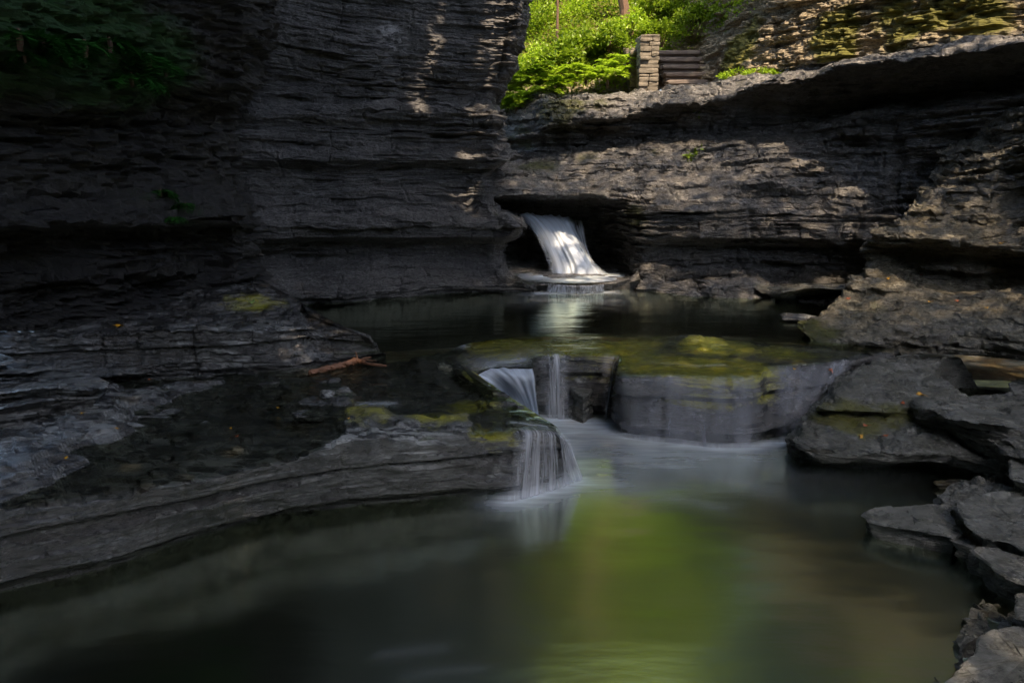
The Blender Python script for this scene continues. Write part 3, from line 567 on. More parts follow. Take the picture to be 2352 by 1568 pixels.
# sheets that follow the ledge face
def face_fall(name, t0, t1, mat, label, f1=1., edge=(.2, .2), dens=1., off=.035, sel=None):
    tt = np.linspace(t0, t1, 7); e = crow(E_, tt); b = crow(B_, tt); ow = crow(outw, tt); k = crow(K_, tt)
    rows = [e * .96 + k * .04 + [0, 0, .012], e + ow * off * .8 + [0, 0, .005]]
    for f in (.12, .35, .6, .8, 1.):
        if f <= f1 + 1e-6: rows.append(e * (1 - f) + b * f + ow * (off + .03 + .035 * f))
    return fall(name, rows, mat, label, edge=edge, vfade=(.05, .02), du=.012, dv=.02, bulge=.012, dens=dens, thick=.012)
face_fall('shelf_cascade', 8.6, 11.4, M['fall_soft'], 'veil of water spilling off the corner of the dark left shelf', dens=.8, edge=(.4, .2))
face_fall('thin_cascade', 18.7, 20.2, M['fall_soft'], 'thin veil of water right beside the fanned waterfall, over reddish rock', dens=.7, edge=(.4, .5))
face_fall('thread_cascade', 21.0, 22.3, M['fall_soft'], 'thin thread of water falling in the corner left of the square block', dens=.8, edge=(.4, .35))
face_fall('block_film', 23.2, 27.3, M['fall_film'], 'broad glassy film of water sliding down the square block', dens=1., f1=1., off=.02)
face_fall('slope_cascade', 28.0, 30.6, M['fall_film'], 'faint water film over the leaning rock right of the square block', dens=1.1, off=.025)


# ------------------------------------------------------------------ far ground, rim hill, rear hill added against low sky light
G = plane_grid(-300, 300, -300, 400, 25); G[..., 2] = -2
tag(mk('ground', G.reshape(-1, 3), grid_quads(*G.shape[:2]), M['soil'], {'moss': G[..., 0] * 0, 'tone': G[..., 0] * 0}), kind='structure')
G = plane_grid(7.5, 45, -14, 13.5, .5); x, y = G[..., 0], G[..., 1]
G[..., 2] = -1 + 9.5 * sstep(7.5, 13, x - .25 * np.clip(y - 4, 0, 20)) + .5 * fbm(x * .4, y * .4, 0, 3, 8)
tag(mk('rim_hill_terrain', G.reshape(-1, 3), grid_quads(*G.shape[:2]), M['soil'], {'moss': x * 0 + .6, 'tone': x * 0}, smooth=True), kind='structure')
G = plane_grid(-45, 45, -45, -6, 1); x, y = G[..., 0], G[..., 1]
G[..., 2] = -1 + 11 * sstep(-7, -15, y) + .6 * fbm(x * .3, y * .3, 0, 3, 8)  # hill added behind the camera to keep low sky light out
tag(mk('rear_sky_block_terrain', G.reshape(-1, 3), grid_quads(*G.shape[:2]), M['soil'], {'moss': x * 0 + .6, 'tone': x * 0}, smooth=True), kind='structure')

# ------------------------------------------------------------------ surface lookup
bpy.context.view_layer.update()
dg = bpy.context.evaluated_depsgraph_get()
NOHIT = ('water', 'sheet')
def hit(px, py, water=False):
    d = ray(px, py); d = d / np.linalg.norm(d); o = Vector((0, 0, CAMZ)); dv = Vector(d)
    for _ in range(8):
        ok, loc, nrm, idx, ob, mtx = sc.ray_cast(dg, o, dv)
        if not ok: return Y(px, py, 12.), np.array([0, 0, 1.])
        if water or not any(w in ob.name for w in NOHIT):
            n = np.array(nrm); n = n if n @ d < 0 else -n
            return np.array(loc), n
        o = loc + dv * .002
def proj(P):
    q = P - np.array([0, 0, CAMZ]); f = q[..., 1] * ct - q[..., 2] * st; v = q[..., 1] * st + q[..., 2] * ct
    return CX + F * q[..., 0] / f, CY - F * v / f

# ------------------------------------------------------------------ light
SUN = np.array([.25, -.40, .88]); SUN /= np.linalg.norm(SUN)
ld = bpy.data.lights.new('sun', 'SUN'); ld.energy = 3.1; ld.angle = R(.5); ld.color = (1, .77, .54)
lo = bpy.data.objects.new('sun', ld); COL.objects.link(lo); lo.rotation_euler = Vector(SUN).to_track_quat('Z', 'Y').to_euler()
w = bpy.data.worlds.new('World'); sc.world = w; w.use_nodes = True; nt = w.node_tree
sk = nt.nodes.new('ShaderNodeTexSky'); sk.sky_type = 'NISHITA'; sk.sun_disc = False
sk.sun_elevation = math.asin(SUN[2]); sk.dust_density = 3.; sk.air_density = .9; sk.ozone_density = .6; sk.sun_rotation = math.atan2(SUN[0], SUN[1])
nt.links.new(sk.outputs[0], nt.nodes['Background'].inputs[0]); nt.nodes['Background'].inputs[1].default_value = .15
sc.view_settings.view_transform = 'Standard'; sc.view_settings.look = 'None'; sc.view_settings.exposure = 2.2
sc.cycles.max_bounces = 8; sc.cycles.transparent_max_bounces = 24; sc.cycles.caustics_reflective = False; sc.cycles.caustics_refractive = False
sc.cycles.sample_clamp_indirect = 4

# ------------------------------------------------------------------ leaves
def unit(v): return v / (np.linalg.norm(v, axis=-1, keepdims=True) + 1e-9)
def leaf_quads(c, d, l, w, up=None):
    """kite-shaped leaves: base c, direction d, length l, width w"""
    n = len(c); r = rng.normal(size=(n, 3)) * .5 + (np.array([0, 0, 1.]) if up is None else up)
    s = unit(np.cross(d, r)); nrm = np.cross(s, d)
    l = np.broadcast_to(l, (n,))[:, None]; w = np.broadcast_to(w, (n,))[:, None]
    m = c + d * l * .42
    V = np.stack([c, m + s * w * .5 - nrm * w * .12, c + d * l, m - s * w * .5 - nrm * w * .12], 1).reshape(-1, 3)
    return V
def quads(n): return np.arange(n * 4).reshape(-1, 4)
def tube(P, r, k=8, jag=0, seed=0):
    P = np.asarray(P, float); n = len(P); t = unit(np.gradient(P, axis=0)); a = unit(np.cross(t, [0.3, .2, 1.])); b = np.cross(t, a)
    th = np.linspace(0, 2 * math.pi, k, endpoint=False); rr = np.broadcast_to(r, (n,))[:, None] * np.ones((n, k))
    if jag: rr = rr * (1 + jag * vn(np.arange(n)[:, None] * .6, th[None, :] * 1.3, 0, seed))
    V = P[:, None] + (a[:, None] * np.cos(th)[None, :, None] + b[:, None] * np.sin(th)[None, :, None]) * rr[..., None]
    i = np.arange(n * k).reshape(n, k); Q = np.stack([i[:-1], np.roll(i, -1, 1)[:-1], np.roll(i, -1, 1)[1:], i[1:]], -1).reshape(-1, 4)
    return V.reshape(-1, 3), Q
def merge(parts):
    V = []; Q = []; b = 0
    for v, q in parts: V.append(v); Q.append(np.asarray(q) + b); b += len(v)
    return np.concatenate(V), np.concatenate(Q)

def bush(n, rx, rz, ll, lw, droop=0.):
    """leaves on many short twigs, spread through a lumpy mound"""
    k = max(6, n // 26); a = rng.uniform(0, 2 * math.pi, k); rr = np.sqrt(rng.uniform(0, 1, k)) * rx; h = rz * (1 - (rr / rx) ** 2) * rng.uniform(.45, 1.1, k)
    cc = np.stack([rr * np.cos(a), rr * np.sin(a), h], 1)
    ci = rng.integers(0, k, n); c = cc[ci] + rng.normal(size=(n, 3)) * np.array([rx * .16, rx * .16, rz * .14])
    d = unit((c - cc[ci]) * 3 + rng.normal(size=(n, 3)) * .5 + np.array([0, 0, .15 - droop]))
    return leaf_quads(c, d, ll * rng.uniform(.6, 1.3, n), lw * rng.uniform(.7, 1.2, n))
def fern(nf, L, up=.9, wid=.16, droop=1.3, pairs=15):
    """arching fronds with paired leaflets"""
    out = []
    for q in range(nf):
        a = rng.uniform(0, 2 * math.pi); l = L * rng.uniform(.6, 1.15); s = np.linspace(0, 1, pairs)
        e = up * rng.uniform(.6, 1.2) - droop * s
        dr = np.stack([np.cos(e) * math.cos(a), np.cos(e) * math.sin(a), np.sin(e)], 1)
        P = np.cumsum(dr * l / pairs, axis=0); sd = np.array([-math.sin(a), math.cos(a), 0]) + rng.normal(size=3) * .15
        w = wid * l * 1.6 * np.sin(np.clip(s * 1.05 + .12, 0, 1) * math.pi) ** .8 + .006
        for sg in (-1, 1):
            d = unit(sg * sd[None] + dr * .5 + rng.normal(size=(pairs, 3)) * .06)
            out.append(leaf_quads(P, d, w, np.maximum(w * .34, .008), up=np.array([0, 0, 2.])))
    return np.concatenate(out)

def toward(V, az): c, s = math.cos(az), math.sin(az); return np.stack([V[:, 0] * c - V[:, 1] * s, V[:, 0] * s + V[:, 1] * c, V[:, 2]], 1)

# undergrowth that clothes the slope (uncountable)
flat = HG2.reshape(-1, 3); px, py = proj(flat)
nn = blur(normals(HG2), 4).reshape(-1, 3); nn[nn[:, 2] < 0] *= -1
ok = (px > 1000) & (((px < 1470 + (205 - py) * 1.5) & (py > -40) & (py < 245)) | ((py <= -40) & (px < 1900)))
edgep = np.clip((1470 + (205 - py) * 1.5 - px) / 120, .04, 1)
wgt = ok * np.where(flat[:, 1] < 21, 1., 2.2) * edgep
N = 140000; idx = rng.choice(len(flat), N, p=wgt / wgt.sum())
c = flat[idx] + rng.normal(size=(N, 3)) * [.05, .05, .02]; farf = sstep(20, 26, c[:, 1])
lump = .5 + .5 * np.clip(fbm(c[:, 0] * 1.6, c[:, 1] * 1.6, 0, 3, 61) * 2.2, -1, 1)
hgt = rng.uniform(.0, 1, N) ** .7 * (.08 + .30 * lump + 1.2 * farf)
c = c + nn[idx] * hgt[:, None] * .5 + np.array([0, 0, .5]) * hgt[:, None]
d = unit(rng.normal(size=(N, 3)) * .7 + nn[idx] * .4 + np.array([0, -.25, 0]))
sz = (.042 + .03 * rng.uniform(0, 1, N)) * (1 + 2.0 * farf)
V = leaf_quads(c, d, sz * 1.25, sz * .75)
kind = (fbm(c[:, 0] * .7, c[:, 1] * .7, 3, 3, 71) + .25 * sstep(5.2, 4.2, c[:, 2] - .0)) > .02
V4 = V.reshape(-1, 4, 3)
tag(mk('undergrowth', V4[~kind].reshape(-1, 3), quads((~kind).sum()), M['leaf']), 'leafy green undergrowth covering the steep sunlit slope', 'undergrowth', kind='stuff')
tag(mk('fern_cover', V4[kind].reshape(-1, 3), quads(kind.sum()), M['fern']), 'yellow-green ferny ground cover on the sunlit slope', 'ground cover', kind='stuff')

# individual ferns along the lip of the slope
def clone(root, loc, rz, sc_=1.):
    c = root.copy(); COL.objects.link(c); c.location = tuple(loc); c.rotation_euler = (0, 0, rz); c.scale = (sc_,) * 3
    for ch in root.children: k = ch.copy(); COL.objects.link(k); k.parent = c
    return c
def fern_plant(V, m):
    r = empty('fern', (0, 0, 0)); mk('foliage', V, quads(len(V) // 4), m, parent=r)
    v, q = merge([tube([[0, 0, -.12], [.01, 0, -.03], [0, 0, .05]], [.02, .03, .015], 6)]); mk('rootstock', v, q, M['bark'], parent=r); return r
f1 = tag(fern_plant(fern(26, .55, up=.9, droop=1.7), M['fern']), 'bright yellow-green fern arching over the rock lip of the sunlit slope', 'fern', 'ferns along the lip of the slope')
spots = [(1150,225),(1172,205),(1195,190),(1215,215),(1238,190),(1262,212),(1262,178),(1290,195),(1318,185),(1325,160),(1345,178),(1372,165),(1395,180),(1400,150),(1425,162),(1440,140),(1140,238),(1152,250),(1168,236),(1186,242),(1200,232),(1208,170),(1160,190),(1240,165),(1290,165)]
for i, (a, b) in enumerate(spots):
    y_ = float(np.interp(a, [1150, 1300, 1460], [16.4, 15.9, 16.2])) + (225 - b) * .006
    p = Y(a, b + 6, y_); o = f1 if i == 0 else clone(f1, p, rng.uniform(0, 6.28), rng.uniform(.75, 1.2))
    if i == 0: o.location = tuple(p)
# shrubs
def shrub(px_, py_, yy, r, h, n, m, label, ll=.085, lw=.055):
    p = Y(px_, py_, yy); root = empty('shrub', p); tag(root, label, 'shrub', 'shrubs on the sunlit slope')
    mk('foliage', bush(n, r, h, ll, lw), quads(n), m, parent=root)
    st_ = [tube([[0, 0, -.25], [q[0] * .4, q[1] * .4, h * .3], [q[0], q[1], h * .75]], [.012, .009, .004], 5) for q in rng.normal(size=(5, 2)) * r * .4]
    v, q = merge(st_); mk('stem', v, q, M['bark'], parent=root); return root
shrub(1235, 165, 17.6, .50, .50, 1500, M['fern'], 'pale yellow-green shrub at the foot of the slope beside the cliff corner', .07, .045)
shrub(1330, 120, 17.9, .55, .50, 1500, M['leaf'], 'broad-leaved green shrub in the middle of the sunlit slope', .11, .075)
shrub(1290, 145, 17.5, .45, .42, 1300, M['leaf'], 'glossy green shrub just above the hanging ferns', .11, .075)
shrub(1400, 105, 17.6, .42, .40, 1200, M['leaf'], 'green shrub a little left of the stone pillar', .10, .07)
shrub(1450, 75, 18.2, .50, .42, 1400, M['fern'], 'light green shrub above the top of the stone pillar', .08, .05)
shrub(1520, 85, 18.2, .45, .35, 1200, M['leaf'], 'low green shrub above the stone stairs', .10, .065)
shrub(1240, 80, 19.5, .60, .70, 1700, M['leaf'], 'tall bright shrub against the dark cliff edge, below the thin trunk', .09, .06)
shrub(1330, 50, 20.0, .60, .55, 1500, M['fern'], 'airy light green shrub between the two tree trunks', .08, .05)
shrub(1590, 55, 18.4, .45, .35, 1100, M['leaf'], 'small green shrub at the bare edge of the slope', .09, .06)
shrub(1500, 30, 19.4, .55, .45, 1400, M['leaf'], 'dense green shrub right of the reddish tree trunk', .10, .065)
shrub(1680, 30, 17.5, .40, .28, 800, M['leaf'], 'scrubby green shrub at the top of the brown rock wall', .09, .055)
shrub(1690, 178, 15.0, .30, .12, 500, M['fern'], 'low green tuft on the path edge right of the stairs', .06, .04)
shrub(1750, 172, 14.6, .32, .10, 500, M['fern'], 'flat green tuft on the ledge below the mossy rock wall', .06, .04)

# ------------------------------------------------------------------ trees
def tree(loc, pts, rad, crown_c, crown_r, n, ls, m, label, group, holes=(), shade=False):
    root = empty('tree', loc); tag(root, label, 'tree', group); L = np.asarray(loc, float)
    parts = [tube(np.array(pts), rad, 10, .12, 3)]
    top = np.array(pts[-1]); ccs = []
    nb = 14
    for q in range(nb):
        a = rng.uniform(0, 6.28); f = rng.uniform(.3, 1); e = np.array([math.cos(a) * crown_r[0] * f * .8, math.sin(a) * crown_r[1] * f * .8, rng.uniform(-.8, .8) * crown_r[2] * math.sqrt(1 - (f * .8) ** 2)]) + crown_c
        b0 = np.array(pts[-1]) * .6 + np.array(pts[-2]) * .4
        parts.append(tube([b0, (b0 + e) / 2 + [0, 0, .3], e], [rad[-1] * .7, rad[-1] * .4, .02], 6)); ccs.append(e)
    v, q = merge(parts); mk('trunk', v, q, M['bark'], parent=root)
    k = n // 60
    g = rng.normal(size=(k, 3)); g = unit(g) * (rng.uniform(.08, 1, k) ** .36)[:, None]; g = g * np.array(crown_r) + crown_c
    c = g[rng.integers(0, k, n)] + rng.normal(size=(n, 3)) * min(crown_r) * .16
    d = unit(rng.normal(size=(n, 3)) + [0, 0, -.2])
    s = ls * rng.uniform(.6, 1.3, n)
    keep = np.ones(n, bool)
    if shade:
        wl = c + L; tl = (wl[:, 2] - 1.5) / SUN[2]; lx = wl[:, 0] - SUN[0] * tl; ly = wl[:, 1] - SUN[1] * tl
        keep = (rng.uniform(0, 1, n) > sstep(-.6, 1.6, lx) * np.minimum(.88, .50 + .34 * sstep(7.5, 9.5, ly + .15 * lx) + .17 * sstep(3.5, 5.5, lx))  + .10 * sstep(9, 11, ly) * sstep(-3.5, -1.5, lx) * (1 - sstep(-.6, 1.6, lx)))  # crown thinned by where its shadow lands, to set the dapple
    for T, r, dp_ in holes:  # gaps cut through the crown along the sun direction
        wv = c + L - T; along = wv @ SUN; dist = np.linalg.norm(wv - along[:, None] * SUN, axis=1); keep &= ~((dist < r + (ls * .45 if dp_ == 1 else 0)) & (along > 0) & (rng.uniform(0, 1, n) < dp_))
    mk('crown', leaf_quads(c[keep], d[keep], s[keep] * 1.2, s[keep] * .8), quads(keep.sum()), m, parent=root)
    return root
p = Y(1436, 44, 18.9)
tree(p, [(0, 0, -.3), (-.02, 0, .2), (-.16, 0, .8), (-.30, .1, 2.0), (-.5, .3, 4.5), (-.4, .5, 6.5)], [.16, .12, .11, .11, .09, .07], np.array([-.3, 1.5, 7.0]), (2.6, 2.6, 2.2), 7000, .16, M['treeleaf'], 'reddish smooth tree trunk curving up from the sunlit slope', 'trees rooted on the slope')
p = Y(1280, 78, 18.3)
tree(p, [(0, 0, -.2), (.0, 0, .6), (-.03, 0, 1.5), (.05, .1, 3.0), (.1, .3, 5.5), (.1, .5, 7)], [.034, .028, .026, .026, .022, .02], np.array([0, 1.2, 6.5]), (1.8, 1.8, 1.8), 4000, .15, M['treeleaf'], 'thin dark upright sapling trunk on the slope near the cliff corner', 'trees rooted on the slope')
for (x_, y_, z_, r_, l_) in [(-1.5, 25, 11.0, 3.2, 'tall green tree behind the dark cliff corner'), (2.2, 27, 12.5, 3.6, 'tall green tree at the top of the sunlit slope'), (6.5, 27, 12.5, 3.2, 'tall green tree above the stone stairs')]:
    tree((x_, y_, z_ - 1), [(0, 0, -1), (.1, 0, 1), (0, .1, 3), (.2, .1, 6)], [.25, .22, .18, .12], np.array([0, 0, 6.0]), (r_ + 1., r_, 7.0), 24000, .30, M['treeleaf'], l_, 'trees above the slope')

T = []  # aim points of the sun flecks that the shade-tree gaps let through
for a, b, yy, r_ in [(1130, 25, 11.9, .10), (1128, 60, 11.9, .10), (1134, 95, 11.9, .09), (1118, 128, 11.9, .14), (1008, 75, 11.5, .12), (962, 195, 11.4, .12), (975, 222, 11.4, .10), (1058, 368, 11.9, .09), (1072, 402, 11.9, .07), (1488, 192, 15.95, .34), (1478, 205, 15.95, .25), (1540, 200, 16.25, .26), (1130, 5, 11.9, .1)]:
    T.append((Y(a, b, yy), r_, 1))
for a, b, yy, r_, dp_ in [(1800, 100, 14.2, 1.3, .94), (2000, 60, 13, 1.3, .94), (2200, 50, 11.5, 1.3, .94)]:
    T.append((Y(a, b, yy), r_, dp_))
SHADE_RIM = [(14.0, -1, 8.5, -3.5), (14.5, 4.5, 8.5, -4.), (11.5, -4, 8.5, -4.5), (12.0, 1, 8.5, -5.0), (12.0, 6.5, 8.5, -4.2), (13.5, -2, 8.5, .5), (13.5, 3.5, 8.5, .5), (14.5, 8.0, 8.5, -.5)]  # out-of-view trees placed to shade the gorge and filter the sun
for i, (x_, y_, z_, cx_) in enumerate(SHADE_RIM):
    tree((x_, y_, z_), [(0, 0, -3), (cx_ * .05, .1, 2), (cx_ * .3, 0, 4.5), (cx_ * .8, .1, 6.5)], [.3, .26, .2, .12], np.array([cx_, 0, 7.5]), (3.9, 3.6, 2.1), 62000, .12, M['shade_leaf'], 'unseen tall tree placed on the rim to shade the gorge, crown gapped for sun flecks', 'added shade trees on the rim', holes=T, shade=.6)
tree((11.5, 12.6, 8.5), [(0, 0, -3), (0, .1, 2), (-1, 0, 4), (-3, .1, 5)], [.2, .17, .14, .09], np.array([-3.9, -.2, 5.6]), (2.1, 2.1, 1.4), 9000, .165, M['shade_leaf'], 'slender unseen tree added on the rim to shade the stone stairs', 'added shade trees on the rim', holes=T)  # unseen tree added to darken the stairs
for i, (x_, y_) in enumerate([(-7.5, 9.0), (-7.5, 4.5), (-8.0, -.5), (-8, -5.5)]):  # unseen trees added overhead to darken the left side
    tree((x_, y_, 12.5), [(0, 0, -2), (0, .1, 1), (1.5, 0, 2.5), (4, .1, 3)], [.3, .26, .22, .12], np.array([6.5, 0, 3.0]), (6.2, 3.3, 1.8), 34000, .19, M['shade_leaf'], 'unseen leafy tree added on top of the dark cliff to shade the left side', 'added shade trees on the cliff top', holes=T, shade=.35)
for i, (x_, y_) in enumerate([(18.5, -3), (18.5, 5)]):  # unseen trees added to close the bright sky gap on the right
    tree((x_, y_, 8), [(0, 0, -2), (0, .1, 1), (.1, 0, 3), (0, .1, 4)], [.25, .2, .16, .1], np.array([0, 0, 3.0]), (2.6, 3.4, 4.4), 13000, .36, M['shade_leaf'], 'unseen dense tree added behind the rim to block side sky light', 'added sky-blocking trees behind the rim')
for i, (x_, y_) in enumerate([(-9, -11), (-3.5, -11.5), (2, -11)]):  # unseen trees added to cut sky light from behind the camera
    tree((x_, y_, 6), [(0, 0, -2), (0, .1, 2), (.1, 0, 4), (0, .1, 5)], [.25, .2, .16, .1], np.array([0, 0, 4.5]), (3.3, 2.6, 5.6), 15000, .36, M['shade_leaf'], 'unseen dense tree added behind the viewpoint to block frontal sky light', 'added sky-blocking trees behind the viewpoint')
for i, (x_, y_) in enumerate([(8.2, 17.5), (12.5, 15.5)]):  # unseen trees added to dim the sky reflected in the lower pool
    tree((x_, y_, 8.5), [(0, 0, -2), (0, .1, 1), (.1, 0, 3), (0, .1, 5)], [.25, .2, .16, .1], np.array([0, 0, 4.0]), (2.8, 2.6, 4.2), 9000, .30, M['treeleaf'], 'unseen green tree added above the mossy rock wall to keep sky out of the pool reflection', 'added sky-blocking trees above the mossy wall', holes=T)
# ------------------------------------------------------------------ stonework
def stone(c, s, seed, k=4, nz=.12):
    """rounded irregular block"""
    t = np.linspace(-1, 1, k); V = []; Q = []; b = 0
    for ax in range(3):
        for sg in (-1, 1):
            u, v = np.meshgrid(t, t); P = np.zeros((k, k, 3)); P[..., ax] = sg; P[..., (ax + 1) % 3] = u; P[..., (ax + 2) % 3] = v
            V.append(P.reshape(-1, 3)); q = grid_quads(k, k) + b; Q.append(q if sg < 0 else q[:, ::-1]); b += k * k
    V = np.concatenate(V); Q = np.concatenate(Q)
    l = np.linalg.norm(V, axis=1, keepdims=True); V = V * (1 - .06 * sstep(1.2, 1.75, l))
    V = V * (1 + nz * np.stack([vn(V[:, 0] * 1.5, V[:, 1] * 1.5, V[:, 2] * 1.5, seed + q) for q in range(3)], 1))
    return V * np.array(s) / 2 + np.array(c), Q
def stone_wall(name, x0, x1, y0, y1, z0, ztop, label, sd, ch=.085):
    root = empty(name, ((x0 + x1) / 2, y0, z0)); tag(root, label, 'stone wall'); L = np.array(root.location); parts = []; z = z0; q = 0
    while z < ztop(y0) or z < ztop(y1):
        hgt = ch * rng.uniform(.7, 1.3); y = y0 + rng.uniform(-.02, .0)
        while y < y1:
            ly = rng.uniform(.18, .42)
            if z < ztop(y): 
                xs = [x0] + ([x0 + (x1 - x0) * rng.uniform(.35, .65)] if rng.uniform() < .6 else []) + [x1]
                for a, b in zip(xs[:-1], xs[1:]):
                    parts.append(stone(((a + b) / 2 + rng.normal() * .006, y + ly / 2 + rng.normal() * .012, z + hgt / 2), ((b - a) * .97, ly * .97, hgt * .93), sd + q)); q += 1
            y += ly
        z += hgt
    v, f = merge(parts); mk('stonework', v - L, f, M['stone'], parent=root); return root
a = Y(1466, 200, 16.0); b = Y(1511, 200, 16.0)
stone_wall('stone_pillar', a[0], b[0], 15.95, 16.38, 4.1, lambda y: 5.22, 'square pillar of stacked stones at the left foot of the stairs, lower half sunlit', 100)
stone_wall('stone_wall', a[0] - .12, b[0] - .12, 16.42, 18.4, 4.1, lambda y: 4.95 + (y - 16.4) * .2, 'low dry-stone wall climbing behind the square pillar', 300)
st_root = empty('staircase', Y(1570, 205, 16.3)); tag(st_root, 'flight of five dark stone steps right of the stone pillar', 'stairs'); L = np.array(st_root.location)
for k in range(5):
    yy = 16.25 + .30 * k; zt = 4.22 + .19 * (k + 1); xl = (1513 - CX) / F * 16.2 * 1.0 + .02; xr = xl + [1.75, 1.45, 1.32, 1.26, 1.12][k]
    v1, q1 = stone(((xl + xr) / 2, yy + .16, zt - .04), (xr - xl, .40, .085), 500 + k, k=6, nz=.03); v2, q2 = stone(((xl + xr) / 2, yy + .22, zt - .14), (xr - xl - .04, .34, .14), 520 + k, k=6, nz=.04)
    v, q = merge([(v1, q1), (v2, q2)]); mk('step', v - L, q, M['step'], parent=st_root)

# ------------------------------------------------------------------ loose slabs
def slab(name, pts, z, th_, m, label, group=None, cat='rock slab', under=.06):
    P = np.array([Z(a, b, z) for a, b in pts]); P = np.concatenate([P[-2:], P, P[:3]]); n0 = len(pts)
    t = np.linspace(2, 2 + n0, 180, endpoint=False); ti = np.floor(t).astype(int); tf = (t - ti)[:, None]
    O = .25 * crow(P, t) + .75 * (P[ti] * (1 - tf) + P[ti + 1] * tf); c = O.mean(0)
    O[:, :2] += (O[:, :2] - c[:2]) * (.06 * np.floor(2.5 * vn(O[:, 0] * 6, O[:, 1] * 6, z * 9, 5)) / 2.5 + .03 * vn(O[:, 0] * 12, O[:, 1] * 12, z * 9, 5) + .02 * vn(O[:, 0] * 25, O[:, 1] * 25, z, 6))[:, None]
    rings = []
    for f in (.02, .25, .5, .7, .85, .95, 1.): 
        q = c + (O - c) * f; q[:, 2] = z + (.012 * fbm(q[:, 0] * 5, q[:, 1] * 5, z * 3, 3, 8) + .010 * np.floor(fbm(q[:, 0] * 2.2, q[:, 1] * 2.2, 1, 3, 9) * 6)) - (.012 if f == 1 else 0); rings.append(q)
    nl = max(4, int(th_ / .014))
    for i in range(1, nl + 1):
        zz = z - .012 - th_ * i / nl; q = O.copy(); off = .035 * bed(O[:, 0], O[:, 1], np.full(len(O), zz), .035, 3.5, 31) - .03 + .02 * vn(O[:, 0] * 14, O[:, 1] * 14, zz * 30, 3) - under * i / nl
        dd = unit(O[:, :2] - c[:2]); q[:, :2] += dd * off[:, None]; q[:, 2] = zz; rings.append(q)
    q = c + (rings[-1] - c) * .02; q[:, 2] = rings[-1][:, 2]; rings.append(q)
    V = np.stack(rings); nr, nc = V.shape[:2]; i = np.arange(nr * nc).reshape(nr, nc)
    Q = np.stack([i[:-1], np.roll(i, -1, 1)[:-1], np.roll(i, -1, 1)[1:], i[1:]], -1).reshape(-1, 4)
    loc = np.array([c[0], c[1], z - th_])
    o = mk(name, V.reshape(-1, 3) - loc, Q, m, {'moss': np.zeros(nr * nc), 'tone': np.full(nr * nc, .35)}); o.location = tuple(loc); tag(o, label, cat, group); return o
ML = M['ledge']
slab('flat_rock', [(-140,868),(60,858),(200,866),(246,885),(235,905),(120,922),(-140,955)], .78, .22, ML, 'thick dark bottom slab of the stacked pile at the foot of the cliff')
slab('flat_rock', [(-120,850),(0,842),(90,840),(180,846),(240,862),(242,878),(180,892),(60,896),(-120,900)], .87, .07, ML, 'wide pale flat slab on top of the thick dark slab')
slab('flat_rock', [(-120,828),(10,824),(90,826),(118,838),(60,848),(-120,852)], .93, .05, ML, 'smaller pale slab resting on the wide flat slab, against the bench')
slab('flat_rock', [(-120,808),(0,808),(40,818),(10,830),(-120,838)], 1.0, .06, ML, 'topmost thin slab of the stacked pile, cut by the picture edge')
slab('flat_rock', [(-120,908),(30,896),(100,899),(114,912),(60,930),(-120,950)], .74, .08, ML, 'pale slab in front of the pile with a mossy hollow below it')
slab('rock', [(132,966),(160,956),(200,972),(206,986),(178,1000),(140,1004)], .63, .09, ML, 'squarish grey block lying on the wet shelf below the slab pile', cat='rock')
slab('rock', [(30,1030),(50,1016),(84,1020),(88,1034),(60,1046),(34,1044)], .61, .07, ML, 'small dark rounded stone on the shelf near the picture edge', cat='rock')
slab('rock', [(-60,985),(40,975),(130,985),(135,1000),(60,1012),(-60,1022)], .60, .06, ML, 'low flat pale stone between the squarish block and the small dark stone', cat='rock')
slab('rock', [(330,938),(360,928),(420,930),(400,940),(350,946)], .60, .05, ML, 'dark sharp-edged stone standing out of the water film on the shelf', cat='rock')
slab('rock', [(670,950),(700,944),(750,946),(768,954),(730,962),(680,960)], .545, .07, ML, 'flat wet stone just breaking the water in the middle of the shelf', cat='rock')
slab('flat_rock', [(1982,1178),(2005,1165),(2080,1157),(2165,1160),(2192,1190),(2212,1238),(2150,1230),(2060,1213),(1992,1194)], .13, .30, M['smooth'], 'flat layered slab jutting from the shore into the lower pool')
slab('flat_rock', [(1790,722),(1806,718),(1850,718),(1880,724),(1850,732),(1800,731)], .70, .10, M['ledge'], 'small dark slab at the tip of the right bank, touching the upper pool')
slab('rock', [(2140,1108),(2160,1100),(2220,1102),(2240,1110),(2200,1116),(2150,1114)], .03, .3, M['bed'], 'half-sunken reddish stone under the overhanging rock', cat='rock')
slab('rock', [(2312,880),(2352,870),(2420,880),(2400,905),(2330,905)], .50, .25, M['smooth'], 'rounded grey stone at the edge of the pothole', cat='rock')
slab('rock', [(1308,894),(1322,880),(1352,880),(1362,894),(1340,906)], .30, .3, M['smooth'], 'small dark glossy boulder behind the thin veil of water', cat='rock', under=-.05)

